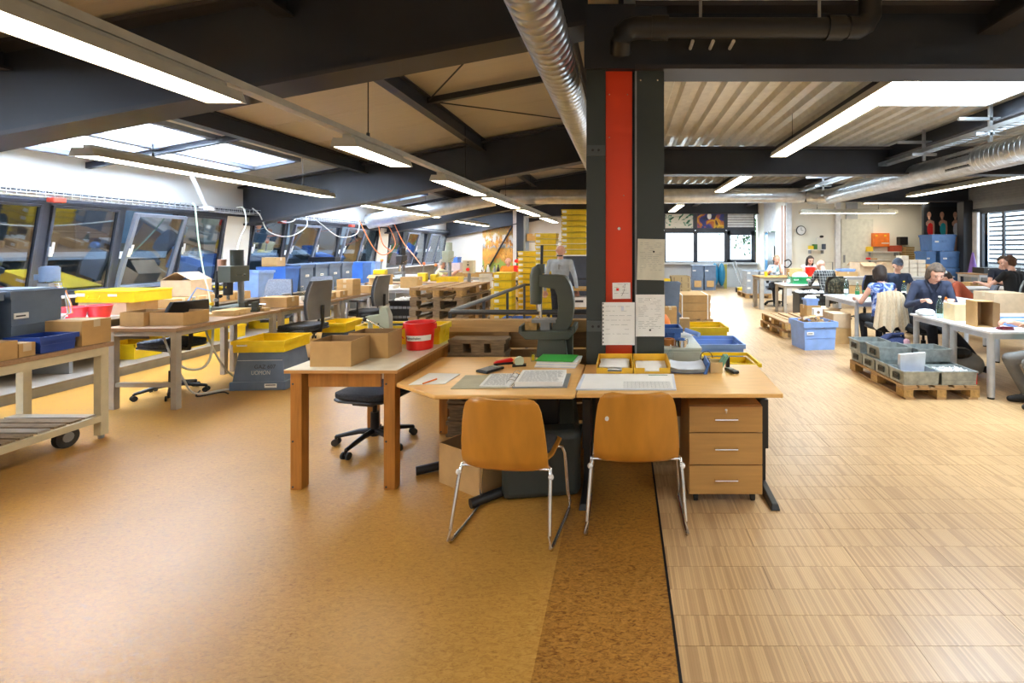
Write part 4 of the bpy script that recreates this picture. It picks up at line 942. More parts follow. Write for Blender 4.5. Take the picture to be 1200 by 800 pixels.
# work benches in a row
bg_ = 'workbenches with brown tops in the left hall'
table('nearest brown-topped workbench, standing beyond the trolley', -5.11, -4.38, 4.68, 6.10, .81, BENW, BEIGEL, bg_, .028, False, .05, .03, th=.035, rail=.22)
table('second brown-topped workbench, in the middle of the left row', -5.11, -4.38, 6.13, 7.45, .81, BENW, BEIGEL, bg_, .028, False, .05, .03, th=.035)
table('third brown-topped workbench, at the far end of the left row', -5.11, -4.38, 7.48, 8.8, .81, BENW, LEGG, bg_, .03, True, .05, .03, th=.035, rail=.3)
WZ = .811
carton('open cardboard box at the front of the nearest workbench', (-4.62, 4.98, WZ), 0, .34, .30, .13, open_=1)
carton('cardboard box behind the open one at the front of the nearest workbench', (-4.93, 4.92, WZ), 0, .24, .26, .14, open_=1)
bottle('pale green glass bottle standing behind the boxes on the nearest workbench', (-4.72, 5.25, WZ), .25, .035)
t = thing('timber_offcuts', 'stack of short pale timber offcuts on the nearest workbench', 'timber', (-4.62, 5.62, WZ), .1)
for i in range(6): B(-.14+.01*i, .12+.01*(i % 2), -.14+(i % 3)*.1, -.05+(i % 3)*.1, (i//3)*.033, (i//3)*.033+.03, mat('fresh_timber', (.68, .47, .22), .6)).build('block', t)
tag(B(-.06, .06, -.05, .05, 0, .035, mat('fresh_timber', (.68, .47, .22), .6)).build('timber_block', loc=(-4.52, 5.98, WZ)), 'small pale wooden block beside the grey vise', 'timber')
t = thing('drill_press', 'black and yellow drill press among hoses on the nearest workbench', 'machine', (-4.9, 6.0, WZ))
B(-.14, .14, -.18, .2, 0, .06, MACH).build('base', t, bevel=.01); MB().tube([(0, .12, .06), (0, .12, .62)], .035, GREYM, 12).build('column', t, smooth=True)
MB().box(-.08, .08, -.14, .16, .36, .56, MACH).tube([(0, -.08, .2), (0, -.08, .38)], .05, BLK, 12).tube([(0, -.08, .14), (0, -.08, .22)], .018, CHR, 10).build('head', t, bevel=.006)
MB().tube([(-.02, .08, .56), (-.02, .08, .76)], .07, COLG, 14).build('motor', t, smooth=True); MB().tube([(-.16, .02, .5), (-.16, .02, .64)], .045, mat('copper_paint', (.45, .25, .18), .4), 12).build('air_filter', t)
for i in range(9): MB().tube([(-.17+.035*(i % 3), -.13+.02*i, .10+.045*i), (-.13+.035*(i % 3), -.16+.02*i, .10+.045*i)], .022, (YELE, GREYM, BLK, CHR)[i % 4], 8).build('air_valve', t)
MB().tube([(-.12, -.1, .06), (-.12, -.1, .5)], .02, BLKM, 8).tube([(-.2, -.05, .3), (.02, -.12, .3)], .014, YELE, 8).build('valve_post', t)
MB().tube([(-.15, -.12, .25), (-.28, -.2, .3), (-.34, -.25, .15), (-.3, -.3, .01)], .009, LIL, 6).build('air_line', t)
for i in range(3): MB().tube([(.08, -.05, .45), (.08+.1*math.cos(i*2.1), -.05, .45+.1*math.sin(i*2.1))], .006, CHR, 6).ball((.08+.1*math.cos(i*2.1), -.05, .45+.1*math.sin(i*2.1)), .014, BLK, 8).build('feed_lever', t)
t = thing('vise', 'dark grey machine vise at the right edge of the nearest workbench', 'vise', (-4.60, 6.02-.13, WZ+.0), .3)
MB().box(-.1, .1, -.06, .06, 0, .05, COLG).box(-.1, -.04, -.05, .05, .05, .12, COLG).box(.03, .08, -.05, .05, .05, .12, COLG).tube([(.08, 0, .08), (.16, 0, .08)], .012, CHR, 8).build('body', t)
carton('long cardboard box with machine parts behind the vise', (-4.62, 6.42, WZ), 0, .36, .24, .13)
MBB = thing('glue_bottle', 'yellow and white glue container on the second workbench', 'container', (-4.72, 6.68, WZ)); MB().lathe([(.05, 0), (.05, .12)], YELE, 14).lathe([(.051, .04), (.051, .09)], PAPER, 14).build('body', MBB); MB().lathe([(.052, .12), (.05, .15)], GREYM, 14).build('lid', MBB)
MBB = thing('glue_bottle', 'plain yellow tin to the left of the glue container', 'container', (-4.92, 6.62, WZ)); MB().lathe([(.045, 0), (.045, .11)], YELE, 14).build('body', MBB); MB().lathe([(.046, .11), (.04, .12)], CHR, 14).build('lid', MBB)
bottle('clear water bottle on the second workbench near the chair', (-4.52, 6.72, WZ), .25, .035, CLEAR)
t = thing('parts_heap', 'dark cloth and pale offcuts heaped on the second workbench', 'cloth', (-4.55, 7.0, WZ)); MB().ball((0, 0, .02), .12, FABD, 12, (1.2, .8, .4)).build('cloth', t); MB().box(-.02, .12, -.1, .02, .05, .07, mat('fresh_timber', (.68, .47, .22), .6)).build('offcut', t)
carton('flat cardboard box behind the first bench chair', (-4.55, 7.3, WZ), 0, .2, .2, .10); carton('cardboard box with white tag on the third workbench', (-4.58, 7.62, WZ), 0, .24, .2, .10, mark=True)
for i, (x, z, w_) in enumerate(((-4.56, 0, .26), (-4.56, .09, .26), (-4.56, .18, .26))): carton('cardboard box, %s of the small stack on the third workbench' % ('bottom', 'middle', 'top')[i], (x, 7.93, WZ+z), 0, w_, .24, .088, simple=True, group='stacked boxes on the third workbench')
carton('wide cardboard box at the right of the third workbench', (-4.56, 8.4, WZ), 0, .30, .2, .12)
bottle('greenish glass bottle near the end of the third workbench', (-4.47, 8.66, WZ), .24, .035)
t = thing('packing_tape_dispenser', 'grey and blue hand tape dispenser lying on the third workbench', 'dispenser', (-4.72, 8.6, WZ)); MB().tube([(0, -.03, .07), (0, .03, .07)], .065, LIL, 16).build('roll', t); MB().box(-.03, .12, -.035, .035, .0, .03, GREYM).build('handle', t)
# wall counter
t = thing('wall_counter', 'white wall-length counter below the leaning windows', 'counter', (-6.9, 7.6, 0)); B(-.33, .48, -4.8, 8, .70, .735, LAMG).build('countertop', t, bevel=.003)
for y in range(-4, 8, 2): B(-.3, .4, y, y+.04, .12, .70, GREYM).build('bracket', t)
CZ = .736
def motor():
    t = thing('small_machine', 'small machine with grey electric motor and cable bundle by the left window', 'machine', (-6.75, 5.62, CZ-.13+.131)); t.scale = (.85, .85, .83)
    B(-.12, .12, -.14, .14, 0, .05, WHITE).build('base', t); MB().tube([(0, 0, .05), (0, 0, .58)], .03, GREYM, 10).box(-.08, .08, -.08, .08, .42, .54, GREYM).build('column', t)
    MB().tube([(0, 0, .56), (0, 0, .76)], .10, BGR, 18).tube([(0, 0, .76), (0, 0, .775)], .085, BGR, 18).build('motor', t, smooth=True); B(-.16, -.09, -.05, .05, .58, .66, BGR).build('terminal_box', t)
    for i in range(6): MB().tube([(.02, 0, .52), (.14+.02*i, -.02, .54-.02*i), (.24+.02*i, -.03, .38-.03*i), (.28+.015*i, -.03, .12), (.22-.04*i, -.03, .01)], .006, (HOSE, GREYM, YELE, LIL, HOSE, HOSEO)[i], 6).build('cable', t)
motor()
for i, dx in enumerate((0, .19)):
    t = thing('pink_basin', 'pink-red plastic basin on the counter, %s of two' % ('left with white tag', 'right')[i], 'basin', (-6.60+dx*.62, 5.74+dx*.9, CZ)); MB().lathe([(.09, 0), (.115, .14), (.125, .15), (.115, .155), (.085, .01)], PINK, 22).build('body', t, smooth=True)
    if i == 0: B(-.05, .05, -.117, -.108, .05, .09, PAPER).build('tag', t)
carton('pinkish cardboard box under the yellow case on the counter', (-6.70, 6.35, CZ), 0, .62, .42, .155, CARDL)
t = thing('yellow_case', 'yellow lidded tool case on top of the cardboard box by the window', 'case', (-6.66, 6.35, CZ+.156), 0); w_ = .76
B(-w_/2, w_/2, -.22, .3, 0, .13, YEL).build('body', t, bevel=.006); B(-w_/2-.004, w_/2+.004, -.225, .305, .13, .15, YEL).build('lid', t, bevel=.004)
MB().tube([(-.2, -.23, .09), (-.2, -.25, .05), (-.05, -.25, .05), (-.05, -.23, .09)], .007, YEL, 6).build('handle', t); MB().box(-.36, -.25, -.228, -.2, .08, .12, PAPER).box(.05, .16, -.228, -.2, .08, .11, PAPER).build('label_plate', t)
t = carton('open-topped pale cardboard box with folded flap standing behind the yellow case', (-6.72, 7.35, CZ+.13), math.radians(0), .46, .36, .24, CARDL, open_=3)
for i, (x, y) in enumerate(((-6.62, 6.95), (-6.62, 7.35), (-6.62, 7.72), (-6.62, 8.05))): carton('flat cardboard box on the counter, %s in the row behind the bench' % ('first', 'second, with white tag,', 'third', 'fourth')[i], (x, y, CZ), 0, .44, .3 if i else .32, .127, CARD, mark=(i == 1), group='flat boxes on the counter')
crate('big pale blue lidded crate on the counter left of the drill press', (-6.60, 8.45, CZ), 0, .60, .40, .46, LIL, name='storage_crate', tp=.035, handle=False)
crate('mid-blue lidded crate between the drill press and the row of grey files', (-6.60, 9.15, CZ), 0, .56, .42, .5, BLU, name='storage_crate', tp=.03, plate=False, handle=False)
carton('cardboard box on top of the mid-blue crate', (-6.70, 9.15, CZ+.505), 0, .28, .24, .17)
for i in range(4): crate('dark blue-grey storage bin on the counter, %s in the row of four' % ('first', 'second', 'third', 'fourth')[i], (-6.62, 9.62+i*.47, CZ), math.radians(90), .42, .52, .50, BGR, name='storage_bin', handle=False, lid=True, plx=.0, group='row of storage bins by the window')
tag(B(-.3, .3, -.1, .1, 0, .1, BLK).build('black_tray', loc=(-6.7, 10.7, CZ+.55)), 'flat black tray lying on top of the grey storage bins', 'tray')
crate('blue lidded crate on the counter beyond the grey storage bins', (-6.60, 11.75, CZ), 0, .6, .4, .5, BLU, name='storage_crate', handle=False, simple=True)
crate('pale blue lidded crate, last of the crates along the counter', (-6.60, 12.3, CZ), 0, .6, .4, .5, LIL, name='storage_crate', simple=True)
for i, (y, w_, x) in enumerate(((6.5, .4, -6.7), (7.1, .4, -6.6), (7.8, .5, -6.6), (8.9, .4, -6.6), (10.2, .4, -6.6))): crate('yellow crate under the counter, %s from the camera' % ORD[i].replace('bottom', 'first'), (x, y, .121), math.radians(90), w_, .5, .20, YEL, name='plastic_crate', simple=True, group='yellow crates under the wall counter')
# cable tray, hoses
t = thing('cable_basket', 'wire cable basket running above the leaning windows', 'tray', (-6.88, 0, 2.20)); g = MB()
for x in (-.09, .09): g.tube([(x, -2, .09), (x, 18.5, .09)], .004, GALV, 5).tube([(x, -2, .03), (x, 18.5, .03)], .004, GALV, 5)
for x in (-.05, 0, .05): g.tube([(x, -2, .0), (x, 18.5, .0)], .004, GALV, 5)
y = 3.0
while y < 14: g.box(.088, .094, y, y+.006, 0, .09, GALV).box(-.094, -.088, y, y+.006, 0, .09, GALV).box(-.09, .09, y, y+.006, -.003, .003, GALV); y += .09
g.build('wire_mesh', t, kind='stuff'); g = MB().tube([(-.02+.02*math.sin(i), -2+i*1.0, .03) for i in range(20)], .02, HOSE, 6).tube([(.03+.02*math.sin(i*1.7), -2+i*1.0, .03) for i in range(20)], .015, GREYM, 6); g.build('cable_run', t)
def hose(label, pts, r, m, name='air_hose'):
    P_ = [Vector(p) for p in pts]; out = []
    for i in range(len(P_)-1):
        a, b_, c, d_ = P_[max(i-1, 0)], P_[i], P_[i+1], P_[min(i+2, len(P_)-1)]
        for k_ in range(6):
            u = k_/6; out.append(.5*((2*b_)+(c-a)*u+(2*a-5*b_+4*c-d_)*u*u+(3*b_-a-3*c+d_)*u**3))
    out.append(P_[-1]); return tag(MB().tube(out, r, m, 7).build(name, smooth=True), label, 'hose')
hose('mint green hose hanging straight down from the cable basket', [(-6.72, 7.45, 2.29), (-6.65, 7.42, 2.2), (-6.60, 7.42, 1.7), (-6.50, 7.40, 1.2), (-6.38, 7.35, .9), (-6.30, 7.3, .60)], .010, HOSEG)
hose('pale hose looping from the cable basket down to the drill press', [(-6.8, 8.4, 2.3), (-6.6, 8.3, 2.28), (-6.4, 8.1, 2.0), (-6.1, 7.6, 1.75), (-5.6, 6.9, 1.45), (-5.0, 6.15, 1.35)], .010, HOSE)
hose('pale hose hanging in a wide loop below the basket', [(-6.8, 8.75, 2.32), (-6.7, 8.8, 2.2), (-6.65, 8.95, 1.9), (-6.65, 9.5, 1.82), (-6.7, 10.1, 2.05), (-6.8, 10.2, 2.32)], .010, HOSE)
hose('second pale hose loop farther along the basket', [(-6.8, 10.3, 2.34), (-6.68, 10.6, 2.1), (-6.65, 11.2, 1.85), (-6.7, 12.0, 1.95), (-6.8, 12.3, 2.3)], .010, HOSE)
hose('small coiled hose loop on the basket', [(-6.8+.0, 9.0, 2.3), (-6.7, 9.2, 2.15), (-6.68, 9.5, 2.1), (-6.7, 9.75, 2.18), (-6.75, 9.75, 2.33), (-6.8, 9.4, 2.4), (-6.8, 9.1, 2.33)], .011, HOSE)
hose('orange coiled hose hanging from the basket in the distance', [(-6.7, 12.1, 2.3), (-6.6, 12.6, 1.6), (-6.5, 13.0, 1.4), (-6.5, 13.6, 1.7), (-6.6, 13.4, 2.2), (-6.6, 12.9, 2.2), (-6.55, 13.0, 1.7), (-6.5, 13.4, 1.5)], .012, HOSEO)
hose('orange hose stretched diagonally to the far machine', [(-6.7, 13.9, 2.35), (-6.0, 13.0, 1.75), (-5.4, 12.3, 1.4), (-4.9, 11.6, 1.15)], .010, HOSEO)
hose('pale hoses looping down to the floor under the nearest bench', [(-4.85, 5.0, .78), (-4.75, 5.0, .5), (-4.7, 5.1, .2), (-4.62, 5.15, .03), (-4.45, 5.3, .02), (-4.25, 5.5, .02), (-4.4, 5.75, .02), (-4.6, 5.7, .04), (-4.62, 5.5, .25), (-4.7, 5.4, .6), (-4.75, 5.4, .78)], .010, HOSE)
hose('second pale hose hanging in a narrow loop under the nearest bench', [(-4.6, 4.95, .78), (-4.66, 5.0, .4), (-4.55, 5.1, .3), (-4.5, 5.2, .4), (-4.55, 5.3, .78)], .012, HOSE)
hose('dark cable lying on the floor beside the upturned crate', [(-4.7, 5.3, .012), (-4.55, 5.1, .012), (-4.42, 5.25, .012), (-4.3, 5.2, .012)], .008, RUB, 'cable')
for i, (y, z) in enumerate(((5.75, 2.18), (9.55, 2.12), (12.0, 2.15))):
    t = thing('hose_reel', 'small red hose coupling clipped under the cable basket, %s' % ('nearest the camera', 'middle one', 'farthest')[i], 'coupling', (-6.84, y, z)); MB().box(-.04, .06, -.06, .07, -.04, .02, mat('dull_red', (.40, .04, .02), .5)).build('body', t, bevel=.01); MB().tube([(0, 0, .03), (0, -.03, .1), (0, -.08, .14), (0, -.12, .08)], .006, CHR, 6).build('hook', t)
t = thing('window_strut', 'white strut rising from the cable basket to the roof light', 'strut', (-6.85, 7.85, 2.25)); MB().tube([(0, 0, 0), (0, -.35, .62)], .03, WHITE, 10).build('tube', t); B(-.08, .08, -.06, .06, -.04, .02, WHITE).build('bracket', t)
# upturned crates with yellow crates on top
def upturned(label, label2, loc, rz, w_, d_, text):
    t = thing('storage_crate', label, 'crate', loc, rz)
    a, b_ = w_/2, d_/2
    MB().hexa([(-a+.02, -b_+.02, .09), (a-.02, -b_+.02, .09), (a-.02, b_-.02, .09), (-a+.02, b_-.02, .09)], [(-a+.06, -b_+.06, .42), (a-.06, -b_+.06, .42), (a-.06, b_-.06, .42), (-a+.06, b_-.06, .42)], BGR).build('body', t, bevel=.006)
    MB().box(-a, a, -b_, b_, 0, .095, BGR).build('rim', t, bevel=.008)
    MB().box(a-.22, a-.09, -b_-.002, -b_, .03, .075, PAPER).box(a-.21, a-.10, -b_-.003, -b_-.002, .055, .065, INK).build('label_plate', t)
    B(-a+.06, a-.06, -b_+.046, -b_+.05, .325, .329, LAMG).build('fold_line', t)
    if text:
        an = math.atan2(.04, .33)
        textmesh('UOMON', .062, mat('faded_white_ink', (.55, .56, .58), .7), 'lettering', t, (.02, -b_+.0295, .19), (PI/2-an, 0, 0), 0).scale = (.85, 1.05, 1)
        textmesh('GAZ 607', .06, INK, 'faded_lettering', t, (.06, -b_+.0370, .255), (PI/2-an, 0, 0), 0)
    crate(label2, (loc[0], loc[1], .421), rz, w_-.02, d_-.02, .13, YEL, handle=False, tp=0.002)
upturned('upturned dark blue-grey crate with white lettering on the floor by the nearest bench', 'open yellow crate on top of the nearest upturned crate', (-4.12, 5.62, 0), math.radians(4), .60, .55, True)
upturned('upturned dark blue-grey crate farther back, partly hidden by the swivel chair', 'open yellow crate on top of the farther upturned crate', (-4.06, 6.85, 0), math.radians(3), .42, .5, False)
office_chair('dark swivel chair in front of the wall counter, behind the nearest bench leg', (-4.93, 5.22, 0), math.radians(75), .55, FABD, backh=.36, base=BLKM)
SH = mat('grey_chair_shell', (.14, .135, .13), .5)
office_chair('swivel chair with tall grey shell back, nearest on the aisle side of the benches', (-4.22, 6.3, 0), math.radians(82), .55, FABD, 'grey shelled chairs on the aisle side', arms=False, backh=.50, shell=SH, base=BLKM)
office_chair('swivel chair with tall grey shell back, farther along the bench aisle', (-4.15, 7.75, 0), math.radians(86), .55, FABD, 'grey shelled chairs on the aisle side', arms=True, backh=.48, shell=SH, base=BLKM)
office_chair('grey fabric swivel chair on the window side of the second bench', (-5.6, 7.6, 0), math.radians(190), .5, FABG, backh=.46)
office_chair('blue-grey fabric swivel chair on the window side, farther along', (-5.55, 8.7, 0), math.radians(200), .5, FABG, backh=.44)
# far machine benches on the left
def far_table(label, x0, x1, y0, y1, z=.8, m=None): return table(label, x0, x1, y0, y1, z, m or BENW, LEGG, None, .03, True, .05, .02)
far_table('long bench with drill presses in front of the far left windows', -5.9, -3.75, 10.9, 11.9, .80)
far_table('pale table beyond the workbenches, carrying cartons and papers', -5.6, -3.9, 9.4, 10.2, .78, LAMG)
for i, (x, y, w_, h) in enumerate(((-5.0, 9.7, .36, .26), (-4.35, 9.65, .34, .22), (-4.3, 9.5, .2, .12))):
    if i < 2: carton('cardboard box on the pale table beyond the benches, %s' % ('left, open', 'right')[i], (x, y+.15, .781), 0, w_, .26, h, open_=2 if i == 0 else 0)
t = thing('paper_pile', 'pile of white papers on the pale table between the boxes', 'paper', (-4.68, 9.62, .781))
for i in range(4): B(-.1, .1, -.14, .12, i*.016, i*.016+.014, PAPER).build('bundle', t)
def press(label, x, y, m, z=.801, sc=1):
    t = thing('drill_press', label, 'machine', (x, y, z)); t.scale = (sc, sc, sc)
    B(-.16, .16, -.22, .22, 0, .06, MACH).build('base', t); MB().tube([(0, .14, .06), (0, .14, .75)], .045, GREYM, 12).build('column', t)
    B(-.13, .13, -.18, .02, .22, .25, GREYM).build('work_plate', t)
    MB().hexa([(-.08, -.16, .45), (.08, -.16, .45), (.08, .18, .45), (-.08, .18, .45)], [(-.09, -.14, .72), (.09, -.14, .72), (.09, .2, .72), (-.09, .2, .72)], m).build('head', t, bevel=.02)
    MB().tube([(0, -.1, .27), (0, -.1, .46)], .03, CHR, 10).build('spindle', t); MB().tube([(0, .1, .72), (0, .1, .92)], .075, m, 12).build('motor', t)
    for i in range(3): MB().tube([(.09, -.05, .52), (.09+.14*math.cos(i*2.1+.5), -.05, .52+.14*math.sin(i*2.1+.5))], .008, CHR, 6).build('feed_lever', t)
press('tall pale green drill press on the bench by the far left windows', -4.2, 11.4, MACHL, .801, 1.0)
press('black and blue drill press left of the pale green one', -5.35, 11.5, BLK, .801, .85)
t = thing('control_box', 'beige control box with red stop button beside the pale green drill press', 'box', (-3.62, 11.2, .75)); B(-.13, .13, -.08, .08, .25, .55, CREAM).build('housing', t, bevel=.006); B(-.03, .03, -.03, .03, -.75, .25, GREYM).build('post', t)
MB().tube([(0, -.08, .34), (0, -.11, .34)], .04, RED, 12).build('stop_button', t); MB().tube([(0, -.08, .45), (0, -.1, .45)], .02, BLK, 10).tube([(0, -.08, .51), (0, -.095, .51)], .012, BLK, 10).build('switch', t)
for i, (x, y, s_) in enumerate(((-5.75, 11.3, .28), (-4.75, 11.3, .2), (-4.55, 11.5, .16))): 
    t = thing('air_tool', 'yellow pneumatic tool head on the drill bench, %s' % ('leftmost, boxy', 'middle', 'right, next to the pale green press')[i], 'tool', (x, y, .801)); B(-s_/2, s_/2, -.08, .08, .0, s_, YELE).build('body', t, bevel=.02); MB().tube([(0, 0, s_), (.03, 0, s_+.2)], .015, GREYM, 8).build('column', t); MB().ball((.03, 0, s_+.22), .04, HOSEO, 8).build('valve', t)
for i in range(4): tag(B(-.13, .13, -.1, .1, 0, .085, mat('white_card', (.78, .74, .66), .7)).build('white_box', loc=(-3.35, 11.6, .60+i*.092)), 'white carton behind the control box, %s of its pile' % ('bottom', 'second', 'third', 'top')[i], 'box', 'white cartons behind the control box')
tag(B(-.16, .16, -.14, .14, 0, .60, YELE).build('yellow_bin', loc=(-3.35, 11.6, 0)), 'tall yellow bin under the pile of white cartons', 'bin')
# black folding crates with white scrap
t = crate('black ventilated crate stack filled with white parts beyond the workbenches', (-3.78, 8.3, 0), 0, .40, .42, .70, BLK, name='crate_stack', tp=0.0, plate=False, handle=False)
g = MB()
for j in range(4):
    for i in range(5): g.box(-.19+i*.075, -.13+i*.075, -.206, -.196, .08+j*.16, .12+j*.16, GREYM)
g.build('slots', t, kind='stuff')
def scrap(parent, w_, d_, z, n_, m, s_=.03, seed=1, name='filling'):
    rnd = random.Random(seed); g = MB()
    for i in range(n_):
        Tm = Matrix.Translation((rnd.uniform(-w_/2, w_/2), rnd.uniform(-d_/2, d_/2), z+rnd.uniform(0, s_)))@Matrix.Rotation(rnd.uniform(0, 6), 4, Vector((rnd.random(), rnd.random(), rnd.random()+.01)).normalized())
        g.box(-s_, s_, -s_*.5, s_*.5, -s_*.3, s_*.3, m, Tm)
    return g.build(name, parent, kind='stuff')
scrap(t, .33, .33, .68, 70, WHITE, .03, 2)
MB().box(-.19, .19, -.19, .19, .60, .67, GREYM).build('inner_tray', t)
# pallets
def pstack(n_, x, y, rz, nm, olds, jit=.03, grp=None, ph=.147, W=.8, Lh=1.2):
    rnd = random.Random(n_*7+int(x*10))
    for i in range(n_):
        pallet('%s pallet from the floor in the %s' % (ORD[i] if i else 'lowest', nm), (x+rnd.uniform(-jit, jit), y+rnd.uniform(-jit, jit), i*.1452), rz, grp or nm, (i in olds), W, Lh)
pstack(7, -2.72, 7.55, math.radians(-3), 'tall pallet stack left of the railing', (1, 2, 4, 5), .04)
pstack(5, -3.35, 9.4, 0, 'lower pallet stack behind the tall one', (0, 1, 2), .03)
crate('open yellow crate on a small table behind the pallet stack', (-3.9, 10.75, .72), 0, .5, .4, .22, YEL, handle=False, plate=False, simple=True)
far_table('small table carrying the yellow crate by the man in pale yellow', -4.2, -3.0, 10.5, 10.85, .715)
table('assembly table with timber blocks in front of the mural', -4.9, -2.6, 12.95, 13.75, .80, LAMW, LEGG, None, .03)
for i in range(5): tag(B(-.2, .2, -.1, .1, 0, .12, PALB).build('timber_block', loc=(-4.55+i*.36, 13.1, .801), rz=.1*i), 'timber block on the assembly table, %s from the left' % ('first', 'second', 'third', 'fourth', 'fifth')[i], 'timber', 'timber blocks on the assembly table')
for i, (x, c, h) in enumerate(((-3.95, CHR, .3), (-3.8, WHITE, .34), (-3.62, GREYM, .3), (-3.52, BLK, .32))): t = bottle('%s spray bottle in the cluster left of the mural' % ('silver', 'white', 'grey', 'black')[i], (x, 13.4, .801), h, .045, c, BLK, c)
t = thing('bench_grinder', 'red and white machine on the table in front of the mural', 'machine', (-2.95, 13.4, .801)); B(-.12, .12, -.1, .1, 0, .3, RED).build('body', t, bevel=.03); B(-.05, .05, -.05, .05, .3, .36, GRN).build('neck', t); MB().ball((0, 0, .42), .1, RED, 12, (1.2, 1, .6)).build('cap', t)
crate('blue crate on the pink-grey box by the far left wall', (-6.3, 17.5, 1.05), 0, .6, .4, .2, BLU, simple=True, plate=False)
tag(B(-.4, .4, -.25, .25, 0, 1.05, mat('pink_grey', (.50, .40, .40), .6)).build('tall_box', loc=(-6.3, 17.5, 0)), 'tall pinkish grey box under the blue crate at the far left wall', 'box')
t = thing('black_fan', 'black round tool held up on a thin stand left of the man in pale yellow', 'tool', (-5.6, 14.9, 0)); MB().tube([(0, 0, 0), (0, 0, 1.1)], .02, BLKM, 8).tube([(-.2, 0, .01), (.2, 0, .01)], .02, BLKM, 6).build('stand', t); MB().ball((0, 0, 1.15), .11, BLK, 12, (1, .5, 1)).build('head', t)
# yellow crate towers
def ycrate(label, x, y, z, w_, h, grp, d_=.4):
    t = thing('yellow_crate', label, 'crate', (x, y, z), 0, grp)
    def body(): return MB().box(-w_/2+.018, w_/2-.018, -d_/2+.018, d_/2-.018, 0.0, h-.012, YEL).box(-w_/2, w_/2, -d_/2, d_/2, h-.034, h-.010, YELE).box(-w_/2+.006, w_/2-.006, -d_/2+.008, d_/2-.008, .016, h-.036, YEL).mesh('body')  # darker rim band paints the shadow line between stacked crates
    lk(cached(('yb', w_, h, d_), body), 'body', t)
    lk(cached(('yp', w_, h, d_), lambda: B(-w_/2+.02, -w_/2+.11, -d_/2+.004, -d_/2+.009, h*.3, h*.5+.03, PAPER).mesh('label_plate')), 'label_plate', t)
    lk(cached(('yh', w_, h, d_), lambda: MB().tube([(-.06, -d_/2+.012, h*.65), (-.055, -d_/2, h*.3), (.055, -d_/2, h*.3), (.06, -d_/2+.012, h*.65)], .005, YELE, 5).mesh('handle')), 'handle', t)
def tower(n_, x, y, w_, h, z0, nm):
    for i in range(n_): ycrate('%s crate in the %s, counted upwards' % ('lowest' if i == 0 else ORD[i], nm), x, y, z0+i*h, w_, h, nm)
tower(13, -2.02, 10.2, .40, .118, 0, 'left yellow tower behind the railing')
tower(16, -1.60, 10.0, .44, .119, 0, 'middle yellow tower behind the man in grey')
tower(8, -1.02, 10.0, .52, .118, 1.45, 'right yellow tower on grey boxes')
for i in range(3): tag(MB().box(-.28, .28, -.2, .2, 0, .46, BGRD).box(-.29, .29, -.21, .21, .40, .45, BGRD).build('grey_box', loc=(-1.02, 10.0, i*.48)), 'large grey storage box under the right yellow tower, %s of three' % ('lowest', 'middle', 'top')[i], 'box', 'grey boxes under the right yellow tower')
tower(7, -2.36, 9.5, .36, .16, 0, 'low yellow tower behind the railing end')
carton('small brown boxes on the wall shelf between the yellow towers', (-2.0, 10.75, 1.75), 0, .3, .25, .16, simple=True)
t = thing('tall_shelf', 'tall shelf unit with cartons behind the yellow towers', 'shelf', (-1.9, 10.8, 0))
for x in (-.3, 1.1): B(x-.02, x+.02, -.2, .2, 0, 2.3, GREYM).build('upright', t)
for z in (.6, 1.2, 1.72, 2.28): B(-.3, 1.1, -.2, .2, z, z+.02, GREYM).build('shelf', t)
carton('pale carton on the top of the tall shelf', (-1.2, 10.8, 1.75), 0, .3, .25, .35, CARDL, simple=True)
# railing round the stair opening
t = thing('handrail', 'dark tubular handrail round the opening behind the desks', 'railing', (0, 0, 0)); RAILM = mat('railing_paint', (.05, .055, .065), .35)
MB().tube([(-1.6, 7.7, 1.0), (-1.62, 4.52, 1.0), (-1.6, 4.46, 1.0), (-1.55, 4.44, 1.0), (.1, 4.44, 1.0)], .024, RAILM, 12).build('top_rail', t, smooth=True)
MB().tube([(-1.6, 7.7, 1.0), (-1.35, 7.75, 1.0), (-1.3, 7.5, .55), (-1.3, 6.2, .2)], .02, RAILM, 10).build('stair_rail', t, smooth=True)
for x, y in ((-1.62, 4.46), (-1.61, 5.5), (-1.605, 6.6), (-1.6, 7.7), (-.7, 4.44), (.08, 4.44)): MB().tube([(x, y, 0), (x, y, 1.0)], .018, RAILM, 8).build('post', t)
for z in (.3, .6): MB().tube([(-1.6, 7.7, z), (-1.62, 4.5, z), (.1, 4.44, z)], .008, RAILM, 6).build('mid_rail', t)
# timber barrier and old pallets behind the corner desk
t = thing('timber_barrier', 'barrier of broad planks topped by a thick pine beam behind the desks', 'barrier', (0, 4.34, 0)); PINE = woodm('pine_beam', (.52, .31, .12), .15, .6, 4, (1, 14, 14)); PINE2 = woodm('brown_plank', (.36, .20, .08), .2, .6, 4, (1, 14, 14))
B(-1.62, -.02, -.05, .05, .84, .95, PINE).build('beam', t, bevel=.004)
for j in range(5): B(-1.6, -.02, .0, .04, .03+j*.165, .18+j*.165, PINE2).build('plank', t, bevel=.003)
for x in (-1.1, -.62, -.2): B(x-.07, x+.07, -.045, -.002, 0, .838, PINE2).build('post', t)
for i in range(6):
    z = i*.137; o = thing('old_pallet', 'narrow weathered grey pallet behind the white-topped table, %s of six' % ('lowest', 'second', 'third', 'fourth', 'fifth', 'top')[i], 'pallet', (-1.28+.01*(i % 2), 4.10+.01*(i % 3), z), 0, 'weathered pallets behind the corner desk')
    B(-.22, .27, -.07, .12, .10, .132, PALD).build('board', o); B(-.22, .27, -.07, .12, 0, .022, PALD).build('board', o)
    for x in (-.15, .03, .2): B(x-.055, x+.055, -.065, .1, .022, .10, PALD).build('block', o)
